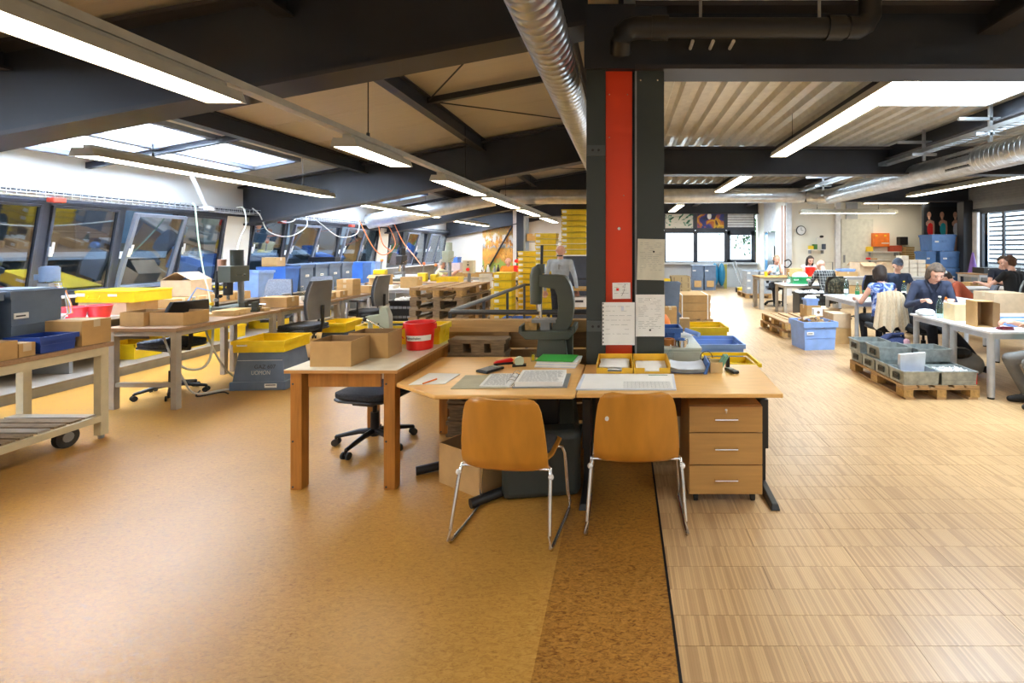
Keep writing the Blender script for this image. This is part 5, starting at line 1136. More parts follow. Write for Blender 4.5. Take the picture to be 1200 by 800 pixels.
# riveting machine behind the desks
t = thing('riveting_machine', 'dark green-grey riveting machine with C-shaped arm standing behind the desks', 'machine', (-.60, 4.07, 0))
MB().hexa([(-.20, -.12, .0), (.22, -.12, 0), (.22, .12, 0), (-.20, .12, 0)], [(-.11, -.1, .86), (.11, -.1, .86), (.11, .1, .86), (-.11, .1, .86)], MACH).build('pedestal', t, bevel=.006)
for sx in (-1, 1): B(sx*.2-.04, sx*.2+.04, -.14, .14, 0, .05, MACH).build('foot', t)
MB().prism([(-.27, .90), (-.21, .84), (.14, .84), (.2, .90), (.2, .95), (.17, .95), (.17, .905), (-.24, .905), (-.245, .95), (-.265, .95)], -.13, .13, MACH, 'y').build('drip_tray', t, bevel=.004)
cs = [(.07+.20*math.cos(a_)*.55, 1.12+.25*math.sin(a_)) for a_ in [math.radians(x) for x in range(-80, 91, 12)]]
MB().prism([(.02, 1.37), (-.11, 1.37), (-.11, 1.27), (.02, 1.25), (.04, 1.2), (.05, 1.1), (.04, 1.0), (.0, .96), (.0, .90), (.1, .87)]+cs[1:-1], -.06, .06, MACH, 'y').build('c_frame', t, bevel=.008)
MB().tube([(-.145, 0, 1.12), (-.145, 0, 1.36), (-.135, 0, 1.41), (-.11, 0, 1.45)], [.05, .055, .048, .02], MACH, 18).build('head_cylinder', t, smooth=True)
MB().tube([(-.10, 0, 1.40), (-.095, 0, 1.62)], .012, BLK, 8).box(-.12, -.07, -.03, .03, 1.38, 1.46, MACH).build('air_line', t)
MB().tube([(-.11, 0, 1.14), (-.105, 0, .99)], .014, CHR, 10).tube([(-.13, 0, 1.13), (-.12, 0, 1.06)], .02, CHR, 8).build('spindle', t)
MB().box(-.17, .03, -.08, .08, .97, .995, GREYM).box(-.1, -.02, -.05, .05, .905, .97, GREYM).box(-.13, -.05, -.03, .03, .995, 1.01, CHR).build('work_table', t)
MB().box(.11, .17, -.05, .03, 0, .92, MACH).build('side_post', t, bevel=.004); MB().box(-.23, -.13, -.06, .06, .906, .98, PALB).build('parts_tray', t)
t = thing('paper_box', 'white box with small label on the wooden shelf right of the riveting machine', 'box', (-.76, 8.3, .58)); B(-.16, .16, -.12, .12, 0, .17, WHITE).build('body', t); B(-.07, .07, -.123, -.12, .08, .12, INK).build('printed_label', t)
t = thing('wooden_shelf', 'pale wooden shelf right of the riveting machine', 'shelf', (-.6, 8.4, 0)); B(-.35, .35, -.25, .25, .55, .58, PALB).build('board', t); B(-.35, .35, -.25, .25, .86, .90, PALB).build('board', t)
for x in (-.33, .33): B(x-.02, x+.02, -.2, .2, 0, .86, PALB).build('upright', t)
crate('blue crate on the floor seen through the railing', (-2.0, 8.9, 0), 0, .5, .4, .3, BLU, simple=True, plate=False)
# ================================================================ RIGHT HALL GOODS
t = pallet('pallet under the strapped cartons beyond the desk', (1.42, 10.3, 0), 0)
for i in range(3):
    o = thing('strapped_carton', 'flat strapped cardboard carton, %s of three on the pallet beyond the desk' % ('bottom', 'middle', 'top')[i], 'box', (1.45, 10.05, .146+i*.165), 0, 'strapped cartons'); MB().box(-.31, .31, -.34, .49, 0, .152, CARD).box(-.318, .318, -.348, .498, .06, .16, CARD).build('body', o, bevel=.003)
    for x in (-.26, .26): B(x-.01, x+.01, -.353, .503, -.0, .162, PAPER).build('strap', o)
crate('tall blue crate left of the strapped cartons, upper', (.93, 9.3, .33), 0, .32, .4, .60, BGR, simple=True, plate=False, tp=.03)
crate('tall blue crate left of the strapped cartons, lower', (.93, 9.3, 0), 0, .34, .4, .32, BGR, simple=True, plate=False)
carton('small brown box on the blue crates beside the column', (.86, 8.9, .0), 0, .24, .2, .5, simple=True)
for i in range(5):
    tag(MB().hollow(.5, .6, .16, .015, mat('basket_tan', (.38, .28, .14), .7)).box(-.2, -.17, -.302, -.3, .02, .14, PALD).box(0, .03, -.302, -.3, .02, .14, PALD).box(.18, .21, -.302, -.3, .02, .14, PALD).build('basket_crate', loc=(1.55, 13.2, i*.165)), 'tan slatted crate, %s of the pile left of the far blue boxes' % ('lowest', 'second', 'third', 'fourth', 'top')[i], 'crate', 'tan slatted crates')
crate('yellow crate beside the tan slatted pile', (1.10, 13.0, .55), 0, .32, .4, .2, YEL, simple=True, plate=False); tag(B(-.2, .2, -.25, .25, 0, .55, BGR).build('blue_box', loc=(1.10, 13.0, 0)), 'blue-grey box under the yellow crate beside the tan pile', 'box')
for i in range(2):
    for j in range(2):
        o = crate('blue-grey box by the far window, %s %s' % (('lower', 'upper')[j], ('left', 'right')[i]), (2.78+i*.47, 18.1, j*.46), 0, .44, .4, .455, BGR, name='storage_box', handle=False, plate=(j == 1), group='four blue-grey boxes under the far window', lid=(j == 1))
        if j == 0: B(-.13, .13, -.215, -.2, .12, .36, CARD).build('cardboard_patch', o)
t = thing('sack_bundle', 'bundle of blue and green plastic sacks hanging below the far window', 'bag', (3.68, 18.6, .1))
for x in (-.13, .13): MB().ball((x, 0, .45), .2, mat('teal_plastic', (.01, .16, .30), .4), 14, (.75, .7, 2.3)).build('sack', t, smooth=True)
t = thing('hand_truck', 'yellow and grey hand truck leaning by the far window', 'truck', (4.2, 17.0, 0))
MB().tube([(-.02, 0, .2), (-.22, .5, 1.05), (-.12, .5, 1.1), (.1, .1, .2)], .025, GREYM, 8).build('handle', t, smooth=True); MB().box(-.15, .2, -.25, .15, .08, .18, YEL).build('toe_plate', t)
for x in (-.15, .2): MB().tube([(x-.03, .1, .09), (x+.03, .1, .09)], .09, BLK, 12).build('wheel', t)
tag(B(-.06, .06, -.02, .02, 0, .95, mat('olive', (.35, .30, .05), .6)).build('yellow_plank', loc=(3.98, 18.7, 0)), 'olive yellow board standing between sacks and hand truck', 'board')
tag(MB().box(-.3, .3, -.4, .4, .60, .66, YEL).box(-.27, .27, -.37, .37, 0, .6, GREYW).build('yellow_lid_bin', loc=(4.85, 17.6, 0)), 'grey bin with flat yellow lid beside the hand truck', 'bin')
pallet('pallet under the grey crates near the far bench', (4.25, 15.6, 0), 0)
for i in range(2):
    for j in range(3): crate('pale grey-blue crate near the far bench, %s layer, %s pile' % (('lowest', 'middle', 'top')[j], ('left', 'right')[i]), (4.08+i*.42, 15.4, .146+j*.24), 0, .4, .6, .235, mat('pale_grey_crate', (.42, .48, .56), .5), name='grey_crate', simple=True, group='grey crates on the far pallet')
# tables right
WT = 'grey-white work tables in the right hall'
table('beige-legged bench of the two women in front of the far wall', 3.50, 5.55, 12.3, 13.05, .85, PALB, BEIGEL, None, .05, False, .08)
table('small white table behind the black crate stack', 3.78, 5.1, 11.28, 12.0, .72, LAMG, BEIGEL, WT, .03, False)
table('white table with silver legs where the woman in blue sits', 3.72, 5.9, 7.68, 8.9, .73, LAMG, LEGG, WT, .032)
table('white table nearest the camera at the right edge', 3.83, 5.6, 5.0, 5.69, .72, LAMG, LEGG, WT, .036)
table('white table of the man in the navy jacket, joined behind the nearest one', 3.83, 5.6, 5.71, 6.40, .72, LAMG, LEGG, WT, .036)
table('round-edged grey table of the man in the black T-shirt', 6.5, 8.4, 9.5, 10.2, .78, LAMG, LEGG, WT, .032)
t = crate('tall black crate stack with white scrap between the tables', (3.92, 10.05, 0), 0, .62, .42, .66, BLK, name='crate_stack', tp=0, plate=False, handle=False)
g = MB()
for j in range(5):
    for i in range(6): g.box(-.28+i*.095, -.21+i*.095, -.206, -.196, .06+j*.12, .10+j*.12, COLG)
g.build('slots', t, kind='stuff'); B(-.29, .29, -.19, .19, .58, .63, GREYM).build('inner_tray', t); scrap(t, .54, .34, .65, 60, WHITE, .03, 5); B(-.04, .12, -.215, -.208, .60, .635, PAPER).build('label_plate', t)
crate('green crate filled with blue-white bags on the small white table', (4.28, 11.6, .721), 0, .46, .3, .17, GRN, plate=True, handle=False)
tag(MB().ball((0, 0, 0), .18, PAPB, 12, (1.1, .7, .6)).ball((.08, 0, .03), .1, BLU, 10, (1, .8, .5)).build('plastic_bags', loc=(4.28, 11.6, .90)), 'blue and white plastic bags bulging out of the green crate', 'bag')
bottle('pale bottle left of the green crate', (3.95, 11.45, .721), .28, .04)
bottle('pale green bottle on the women\'s bench', (3.80+.25, 12.55, .851), .26, .04); tag(MB().lathe([(.04, 0), (.045, .12), (.04, .12), (.035, .01)], YELE, 14).build('yellow_cup', loc=(3.72, 12.5, .851)), 'yellow cup at the left end of the women\'s bench', 'cup')
carton('cardboard box on the women\'s bench between the bottle and the red bucket', (4.48, 12.55, .851), 0, .34, .24, .2)
t = thing('red_bucket', 'red bucket on the women\'s bench in front of the far wall', 'bucket', (4.92, 12.6, .851)); MB().lathe([(.11, 0), (.13, .22), (.14, .23), (.12, .235), (.1, .01)], RED, 20).build('body', t, smooth=True)
bottle('clear bottle in front of the man in the checked shirt', (3.98, 8.55, .731), .30, .037); bottle('clear bottle with green label by the green box, farther left', (4.06, 8.3, .731), .27, .037, fill=GRN)
crate('small green box on the woman\'s table', (4.42, 8.5, .731), 0, .24, .2, .1, GRN, plate=False, handle=False); carton('small brown box beside the green box on the woman\'s table', (4.52, 8.2, .731), 0, .26, .16, .09)
bottle('clear water bottle left of the woman in blue', (4.42, 7.95, .731), .27, .035, fill=PAPB)
bottle('bottle with yellow cap between woman in blue and man in cap', (4.78, 8.15, .731), .3, .037, cap=YEL); bottle('plain pale bottle next to the yellow-capped one', (4.93, 8.1, .731), .28, .04)
t = thing('orange_bag', 'plastic cup with orange contents at the right end of the woman\'s table', 'cup', (5.35, 8.0, .731)); MB().lathe([(.08, 0), (.1, .2), (.095, .2), (.075, .01)], CLEAR, 16).build('body', t, smooth=True); MB().lathe([(.075, .01), (.09, .14)], ORA, 16).build('contents', t)
crate('blue tray-like crate on the pallet stack below the checked shirt', (3.75, 8.75-1.2, .0), 0, .2, .2, .02, LIL, simple=True, plate=False) if False else None
pallet('lower pallet beside the pale blue crate in the right aisle', (3.18, 9.05, 0), math.radians(2), 'two pallets in the right aisle'); pallet('upper pallet beside the pale blue crate in the right aisle', (3.20, 9.0, .1452), math.radians(3), 'two pallets in the right aisle')
def bluecr():
    t = crate('large pale blue crate filled with brown paper in front of the two pallets', (3.04, 7.68, 0), math.radians(7), .56, .5, .44, LIL, name='storage_crate', tp=.02, handle=False)
    g = MB(); rnd = random.Random(5)
    for i in range(26):
        c = Vector((rnd.uniform(-.2, .2), rnd.uniform(-.18, .18), .36+rnd.uniform(0, .1))); vs = [c+Vector((rnd.uniform(-.1, .1), rnd.uniform(-.1, .1), rnd.uniform(-.04, .07))) for _ in range(4)]
        g.add(vs, [(0, 1, 2), (0, 3, 1), (1, 3, 2), (2, 3, 0)], (CARD, CARDD, CARDL)[i % 3])
    MB().box(-.285, .285, -.255, -.235, .355, .435, LIL).box(-.285, .285, .235, .255, .355, .435, LIL).box(-.285, -.265, -.235, .235, .355, .435, LIL).box(.265, .285, -.235, .235, .355, .435, LIL).build('rim_band', t); g.build('crumpled_paper', t, kind='stuff'); MB().box(-.25, .25, -.22, .22, .3, .34, CARDD).build('paper_fill', t)
bluecr()
for i, (x, y, z, w_, h, d_) in enumerate(((3.42, 8.75, .291, .26, .26, .3), (3.74, 8.85, .291, .30, .2, .5), (3.62, 8.1, .0, .3, .26, .35), (3.62, 8.1, .261, .3, .24, .34))):
    carton('cardboard box in the right aisle, %s' % ('left one on the pallets', 'right one on the pallets', 'bottom one behind the pale blue crate', 'upper one behind the pale blue crate')[i], (x, y, z), .05, w_, d_, h, CARDL if i % 2 else CARD)
crate('small blue bin of white tissue on the cardboard boxes', (3.42, 8.75, .552), 0, .24, .22, .12, LIL, plate=False, handle=False)
tag(MB().ball((0, 0, 0), .11, WHITE, 12, (1, .9, .5)).build('tissue_heap', loc=(3.42, 8.75, .68)), 'heap of white tissue in the small blue bin', 'tissue')
t = thing('paper_roll', 'small white carton with a round hole leaning on the brown paper', 'box', (3.22, 7.95, .46)); B(-.07, .07, -.05, .05, 0, .13, PAPER).build('body', t); MB().tube([(0, -.05, .07), (0, -.055, .07)], .025, CARDD, 12).build('hole', t)
# pallet with metal crates
t = pallet('pallet carrying galvanised metal crates in the right foreground', (3.35, 5.63, 0), 0)
def mcrate(label, x, y, z, w_=.395, d_=.295, h=.145, grp='galvanised metal crates on the pallet'):
    t = thing('metal_crate', label, 'crate', (x, y, z), 0, grp)
    def body():
        g = MB().hollow(w_-.02, d_-.015, h, .006, GALVB, .008); a, b_ = w_/2, d_/2
        return g.mesh('body')
    def rim():
        g = MB(); a, b_ = w_/2, d_/2
        for q in ((-a, a, -b_, -b_+.012), (-a, a, b_-.012, b_), (-a, -a+.012, -b_, b_), (a-.012, a, -b_, b_)): g.box(q[0], q[1], q[2], q[3], h-.016, h, GALVB)
        return g.mesh('rim')
    lk(cached(('mb', w_, d_, h), body), 'body', t); lk(cached(('mr', w_, d_, h), rim), 'rim', t)
    for s_ in (-1,): lk(cached(('mh', w_, d_, h), lambda: MB().box(-w_/2-.002, -w_/2+.008, -.06, .06, .035, .045, COLG).box(-w_/2-.002, -w_/2+.008, -.06, .06, .09, .10, COLG).box(-w_/2-.002, -w_/2+.008, -.06, -.05, .035, .1, COLG).box(-w_/2-.002, -w_/2+.008, .05, .06, .035, .1, COLG).box(-w_/2-.0, -w_/2+.006, -.04, .04, .05, .085, BLK).mesh('label_holder')), 'label_holder', t)
    return t
rowsn = ('front', 'second', 'third', 'back')
for i in range(2):
    for j in range(4):
        c = mcrate('galvanised metal crate on the pallet, %s row, %s column%s' % (rowsn[j], ('left', 'right')[i], ', filled with white parts' if (i == 1 and j == 0) else ''), 3.15+i*.4, 5.19+j*.3, .146)
        if i == 1 and j == 0: scrap(c, .34, .24, .115, 120, WHITE, .014, 3); B(-.18, .18, -.135, .135, .05, .12, GREYM).build('packed_parts', c)
        if i == 0 and j == 0: scrap(c, .3, .22, .05, 50, BLU, .02, 8)
mcrate('upper galvanised crate at the back left of the pallet', 3.12, 6.08, .292); mcrate('upper galvanised crate stacked in the middle left of the pallet', 3.17, 5.72, .292, .395, .32); mcrate('upper galvanised crate stacked on the right of the pallet', 3.56, 5.62, .292, .395, .32)
tag(MB().hexa([(-.13, -.03, 0), (.13, -.03, 0), (.13, .05, 0), (-.13, .05, 0)], [(-.15, -.05, .22), (.14, -.04, .24), (.14, .0, .24), (-.15, -.01, .22)], mat('clear_white_bag', (.75, .78, .80), .3)).build('plastic_bag', loc=(3.20, 5.32, .20)), 'translucent white plastic bag standing in the front left metal crate', 'bag')
tag(B(-.006, .01, -.1, .05, 0, .14, RED).build('red_tag', loc=(3.765, 5.2, .14)), 'red tag hanging at the right corner of the metal crates', 'tag')
t = thing('backpack', 'navy and pink checked backpack behind the metal crates', 'bag', (3.72, 6.62, 0)); MB().ball((0, 0, .2), .22, FABB, 16, (1, .7, 1.0)).build('body', t, smooth=True); MB().tube([(-.15, -.05, .3), (-.05, -.1, .42), (.1, -.08, .42), (.16, 0, .3)], .02, FABB, 8).build('strap', t); MB().ball((.14, -.1, .25), .08, mat('pink_cloth', (.6, .35, .4), .9), 10, (.8, .6, 1.4)).build('pocket', t)
t = thing('grey_bag', 'slumped grey canvas bag on the floor under the nearest white table', 'bag', (4.25, 5.95, 0)); MB().ball((0, 0, .15), .2, mat('grey_canvas', (.26, .25, .23), .9), 16, (1.1, .8, .8)).ball((.14, .05, .1), .12, mat('grey_canvas', (.26, .25, .23), .9), 12, (1, .9, .8)).build('body', t, smooth=True); MB().ball((-.1, -.05, .3), .12, BLK, 12, (1.2, .8, .6)).build('flap', t)
# goods on the nearest table
TZ2 = .721
t = thing('cardboard_box', 'tall cardboard box standing on the nearest white table, its dark open side facing right', 'box', (3.99, 5.36, TZ2), math.radians(-95))
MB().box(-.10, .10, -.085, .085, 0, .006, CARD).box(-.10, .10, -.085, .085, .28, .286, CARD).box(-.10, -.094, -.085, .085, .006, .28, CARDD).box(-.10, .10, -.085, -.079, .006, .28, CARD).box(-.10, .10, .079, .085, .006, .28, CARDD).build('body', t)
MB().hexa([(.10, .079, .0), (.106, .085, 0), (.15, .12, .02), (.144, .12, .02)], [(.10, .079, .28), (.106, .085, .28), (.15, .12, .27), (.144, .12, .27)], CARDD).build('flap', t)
carton('pale plywood-coloured carton behind the tall open box', (4.07, 5.82, TZ2), 0, .22, .2, .20, mat('pale_yellow_card', (.70, .56, .32), .7))
bottle('clear glass bottle in front of the man in the navy jacket', (3.97, 6.0, TZ2), .27, .04, fill=BOTTLE)
tag(MB().ball((0, 0, .04), .1, mat('clear_white_bag', (.75, .78, .80), .3), 10, (1.3, .8, .5)).ball((.08, .03, .04), .06, WHITE, 8, (1, 1, .7)).build('crumpled_bag', loc=(3.90, 6.18, TZ2)), 'crumpled clear plastic bag beside the glass bottle', 'bag')
tag(MB().box(-.07, .07, -.04, .04, .0, .012, mat('maroon', (.25, .03, .05), .5)).tube([(-.08, .0, .02), (.0, .03, .02), (.08, -.02, .02)], .008, mat('maroon', (.25, .03, .05), .5), 6).build('pliers', loc=(4.10, 5.14, TZ2)), 'dark red tool lying on the nearest white table', 'tool')
crate('flat pale blue crate on the nearest white table beside the right edge', (4.50, 5.45, TZ2), 0, .42, .34, .07, LIL, plate=False, handle=False)
t = thing('coffee_mug', 'small white mug with blue print behind the plywood-coloured carton', 'cup', (4.22, 6.12, TZ2)); MB().lathe([(.035, 0), (.04, .09), (.037, .09), (.032, .006)], WHITE, 16).build('body', t, smooth=True); MB().lathe([(.0385, .03), (.040, .06)], BLU, 16).build('print_band', t)
# cartons table behind
table('low table with large pale cartons behind the nearest tables', 5.15, 6.6, 6.6, 7.3, .60, LAMG, LEGG, WT, .03)
for i, (x, w_) in enumerate(((5.42, .45), (5.95, .55))): carton('large pale carton behind the nearest tables, %s one' % ('left', 'right')[i], (x, 6.9, .601), 0, w_, .4, .36 if i == 0 else .30, CARDL)
tag(MB().hollow(.5, .35, .14, .012, BLK).build('black_basket', loc=(5.75, 6.25, .45)), 'black basket in front of the pale cartons', 'basket'); tag(B(-.2, .2, -.15, .15, 0, .45, GREYM).build('grey_stool_box', loc=(5.75, 6.25, 0)), 'grey box under the black basket', 'box')
# far right shelves and crate stack
SBL = mat('steel_blue_plastic', (.06, .16, .40), .4)
for i in range(3):
    crate('big blue lidded crate by the poster, %s on the right of the stack' % ('lowest', 'second', 'third')[i], (9.74, 14.45, i*.50), 0, .74, .6, .46, SBL, name='storage_crate', tp=.03, handle=True, lid=True, group='blue crates by the black poster')
    crate('narrow blue crate end by the poster, %s on the left of the stack' % ('lowest', 'second', 'third')[i], (9.19, 14.55, i*.50), 0, .32, .6, .46, SBL, name='storage_crate', tp=.02, handle=False, lid=True, group='blue crates by the black poster')
crate('topmost blue lidded crate by the black poster', (9.48, 14.45, 1.50), math.radians(3), .76, .6, .46, SBL, name='storage_crate', tp=.03, handle=True, lid=True, group='blue crates by the black poster')
t = thing('purple_cone', 'slim purple cone beside the dark column', 'cone', (9.72, 13.3, .85)); MB().lathe([(.13, 0), (.02, .62)], mat('purple', (.20, .10, .42), .5), 14).build('cone', t); B(-.15, .15, -.15, .15, -.85, 0, GREYM).build('plinth', t)
t = thing('monitor', 'flat black appliance on the bench by the slatted window', 'appliance', (9.35, 12.0, .96)); B(-.45, .45, -.2, .2, 0, .14, BLK).build('body', t); B(-.35, .35, -.205, -.2, .09, .11, LAMG).build('display_strip', t)
table('long bench with cartons in front of the slatted window', 8.62, 10.1, 11.6, 12.4, .955, BENW, LEGG, None, .03)
for i in range(4): carton('carton under the black appliance on the bench shelf, %s from the left' % ('first', 'second', 'third', 'fourth')[i], (8.0+i*.45, 11.8-.9, .55), 0, .4, .3, .26, simple=True, group='cartons below the window bench')
far_table('low shelf bench for cartons below the window bench', 7.7, 9.7, 10.7, 11.1, .545)
# mid-right table with white cartons
table('table piled with white cartons behind the man in the cap', 5.57, 8.6, 12.4, 13.2, .85, LAMG, LEGG, WT, .03)
k_ = 0
for i in range(3):
    for j in range(5 if i == 0 else 4):
        k_ += 1; tag(B(-.095, .095, -.12, .12, 0, .098, mat('white_card', (.78, .74, .66), .7)).build('white_box', loc=(7.35+i*.22, 12.6, .851+j*.11)), '%s white carton from the table in the %s column beside the cap wearer' % (('lowest', 'second', 'third', 'fourth', 'topmost')[j], ('left', 'middle', 'right')[i]), 'box', 'white cartons in a block')
carton('opened cardboard box right of the white cartons', (8.15, 12.8, .851), .1, .36, .3, .3, CARD, open_=2); carton('pale carton left of the white cartons', (7.0, 12.8, .851), 0, .3, .3, .35, CARDL, simple=True)
carton('big tilted pale carton behind the woman in blue', (6.35, 12.75, .851), .2, .42, .4, .36, CARDL, open_=2); crate('pale blue flat tray left of the tilted carton', (5.85, 12.6, .97), 0, .4, .3, .07, LIL, simple=True, plate=False); carton('brown carton under the pale blue flat tray', (5.85, 12.6, .851), 0, .5, .3, .118, simple=True)
for i, x in enumerate((5.86, 6.33, 6.8)): carton('brown carton on the floor shelf behind the woman in blue, %s' % ('left', 'middle', 'right')[i], (x, 12.6, .3), 0, .45, .3, .3, simple=True, group='brown cartons below the packing table')
far_table('low shelf under the packing table', 5.62, 7.0, 12.45, 12.8, .295)
# wall shelves
def wshelf(label, x0, x1, z, depth=.25):
    t = thing('wall_shelf', label, 'shelf', ((x0+x1)/2, YW, z)); w_ = (x1-x0)/2; B(-w_, w_, -depth, 0, 0, .025, WHITE).build('board', t)
    for s_ in (-1, 1): B(s_*w_*.8-.01, s_*w_*.8+.01, -depth*.8, 0, -.12, 0, GREYM).build('bracket', t)
wshelf('upper wall shelf under the orange box', X(1013, YW), X(1052, YW), Zz(295.5, YW)); wshelf('lower wall shelf with small red tools', X(1013, YW), X(1052, YW), Zz(305, YW)); wshelf('small wall shelf with yellow and green pots beside the clock', X(946, YW), X(964, YW), Zz(293, YW))
t = thing('orange_cabinet', 'bright orange wall box on the far wall', 'cabinet', (X(1029, YW), YW, Zz(289, YW))); B(-.27, .27, -.22, -.001, 0, .45, mat('orange_paint', (.85, .20, .02), .5)).build('body', t, bevel=.005)
for x in (-.17, .12): B(x-.03, x+.04, -.223, -.22, .34, .39, YEL).build('sticker', t)
B(.0, .25, -.224, -.22, .1, .13, PAPER).build('caption_strip', t)
tag(B(-.13, .13, -.24, -.0005, 0, .27, BLK).build('loudspeaker', loc=(X(1055, YW), YW, Zz(287, YW)), bevel=.02), 'black loudspeaker on the far wall right of the orange box', 'speaker')
t = thing('speaker_bracket', 'tan letter tray pile below the loudspeaker', 'tray', (X(1059.5, YW), YW-.2, Zz(304, YW)))
for i in range(6): B(-.14, .14, -.15, .199, i*.072, i*.072+.06, mat('tan_tray', (.40, .28, .12), .6)).build('tray', t)
def small(name, label, px, py, w_, h, m, cat, d_=.12): return tag(B(-w_/2, w_/2, -d_, 0, 0, h, m).build(name, loc=(X(px, YW), YW-.08, Zz(py, YW)+.026), bevel=.01), label, cat)
small('yellow_box', 'small yellow box at the left end of the upper wall shelf', 1016.5, 295.5, .2, .16, YEL, 'box'); small('red_brown_box', 'flat red-brown box at the right of the upper wall shelf', 1046, 295.5, .42, .2, mat('rust_red_card', (.45, .07, .03), .7), 'box')
small('red_tool', 'small red tool at the left end of the lower wall shelf', 1015, 305, .1, .07, RED, 'tool'); small('brown_tool', 'small brown tool on the lower wall shelf', 1021, 305, .22, .05, CARD, 'tool')
small('yellow_pot', 'yellow pot on the small wall shelf', 948.5, 293, .16, .12, YEL, 'pot'); small('green_plant', 'small green plant on the small wall shelf', 953, 293, .14, .17, LEAF, 'plant'); small('dark_vase', 'dark vase at the right end of the small wall shelf', 963.5, 293, .1, .18, BGRD, 'vase')
t = thing('wall_lamp', 'small black spot on a wall arm above the pots', 'lamp', (X(961, YW), YW-.02, Zz(279, YW))); MB().tube([(-.15, 0, -.4), (-.15, -.05, .0), (0, -.1, .04)], .012, WHITE, 6).build('arm', t); MB().ball((.0, -.12, .05), .055, BLK, 10, (1.3, 1, .8)).build('head', t)
hose('curved black hose on the far wall beside the women', [(X(917, YW), YW-.2, Zz(306, YW)), (X(922, YW), YW-.2, Zz(304, YW)), (X(925, YW), YW-.2, Zz(308, YW)), (X(921, YW), YW-.2, Zz(313, YW)), (X(916, YW), YW-.2, Zz(312, YW))], .02, BLK)
t = thing('clothes_rack', 'grey pipe rack standing by the far wall behind the checked shirt', 'rack', (0, 15.7, 0)); MB().tube([(X(961, 15.7), 0, .0), (X(961, 15.7), 0, 1.12), (X(976, 15.7), 0, 1.12), (X(976, 15.7), 0, 0)], .02, GREYM, 8).build('frame', t)
# ================================================================ PEOPLE
HAIRD = mat('dark_hair', (.025, .014, .01), .7, 0, .3, 40); HAIRG = mat('grey_hair', (.35, .33, .30), .8, 0, .3, 40); HAIRB = mat('grey_brown_hair', (.10, .07, .05), .8, 0, .4, 40); HAIRL = mat('ash_blond_hair', (.40, .30, .20), .8, 0, .3, 40)
SKINP = mat('rosy_skin', (.66, .36, .26), .55, 0, .06, 20); EYE = mat('eye_dark', (.03, .02, .02), .3); LIP = mat('lip', (.42, .13, .10), .6)
JEAN = mat('dark_trousers', (.022, .026, .04), .9, 0, .2, 30); SHOE = mat('shoe_black', (.02, .02, .022), .6)
def pattern(name, c0, c1, c2, sc):
    m, nt, b, N, L = nodes_of(name, .9)
    tc = N('ShaderNodeTexCoord'); nz = N('ShaderNodeTexNoise'); nz.inputs['Scale'].default_value = sc; nz.inputs['Distortion'].default_value = 1.5; L(tc.outputs['Object'], nz.inputs[0])
    r = ramp(N, [(.38, c0), (.5, c1), (.62, c2)]); L(nz.outputs[0], r.inputs[0]); L(r.outputs[0], b.inputs[0]); return m
FLORAL = pattern('blue_floral_cloth', (.015, .03, .14), (.10, .18, .50), (.50, .58, .80), 9)
BLOUSE = pattern('pale_blue_print', (.25, .35, .55), (.55, .62, .72), (.75, .78, .82), 25)
CAMO = pattern('camouflage_cloth', (.02, .02, .012), (.06, .055, .03), (.12, .10, .06), 14)
def checks():
    m, nt, b, N, L = nodes_of('checked_cloth', .9)
    tc = N('ShaderNodeTexCoord'); mp = N('ShaderNodeMapping'); mp.inputs['Rotation'].default_value = (PI/2, 0, 0); L(tc.outputs['Object'], mp.inputs[0])
    br = N('ShaderNodeTexBrick'); br.offset = 0; br.inputs['Scale'].default_value = 1; br.inputs['Brick Width'].default_value = .05; br.inputs['Row Height'].default_value = .06; br.inputs['Mortar Size'].default_value = .0022
    br.inputs['Color1'].default_value = (.012, .012, .014, 1); br.inputs['Color2'].default_value = (.05, .05, .05, 1); br.inputs['Mortar'].default_value = (.40, .40, .38, 1); L(mp.outputs[0], br.inputs[0]); L(br.outputs[0], b.inputs[0]); return m
CHECK = checks()
def cloth(name, c): return mat(name, c, .92, 0, .12, 12)
def remesh(prims, mats, voxel, name):
    """prims: (a, b, ra, rb, key).  One continuous surface, coloured by the nearest limb."""
    g = MB(); dm = SHOE
    for a, b_, ra, rb, k_ in prims:
        a, b_ = Vector(a), Vector(b_)
        if (b_-a).length > 1e-4: g.tube([a, b_], [ra, rb], dm, 12)
        g.ball(a, ra, dm, 12); g.ball(b_, rb, dm, 12)
    me = g.mesh('tmp'); o = D.objects.new('tmp', me); COL.objects.link(o)
    md = o.modifiers.new('r', 'REMESH'); md.mode = 'VOXEL'; md.voxel_size = voxel; sm = o.modifiers.new('s', 'SMOOTH'); sm.factor = .5; sm.iterations = 2
    dg = bpy.context.evaluated_depsgraph_get(); dg.update(); out = D.meshes.new_from_object(o.evaluated_get(dg)); D.objects.remove(o); D.meshes.remove(me)
    out.name = name; n = len(out.polygons); cen = np.empty(n*3, np.float32)
    co = np.empty(len(out.vertices)*3, np.float32); out.vertices.foreach_get('co', co); co = co.reshape(-1, 3)
    ls = np.empty(n, np.int32); out.polygons.foreach_get('loop_start', ls); vi = np.empty(len(out.loops), np.int32); out.loops.foreach_get('vertex_index', vi)
    cen = (co[vi[ls]]+co[vi[ls+2]])*.5
    best = np.full(n, 1e9); mi = np.zeros(n, np.int32); keys = list(mats.keys())
    for a, b_, ra, rb, k_ in prims:
        A = np.array(a, float); Bv = np.array(b_, float)-A; L2 = (Bv**2).sum()+1e-9
        t = np.clip(((cen-A)@Bv)/L2, 0, 1); dd = np.linalg.norm(cen-(A+t[:, None]*Bv), axis=1)-(ra+(rb-ra)*t)
        q = dd < best; best[q] = dd[q]; mi[q] = keys.index(k_)
    out.materials.clear()
    for k_ in keys: out.materials.append(mats[k_])
    out.polygons.foreach_set('material_index', mi); out.polygons.foreach_set('use_smooth', [True]*n); out.update(); return out
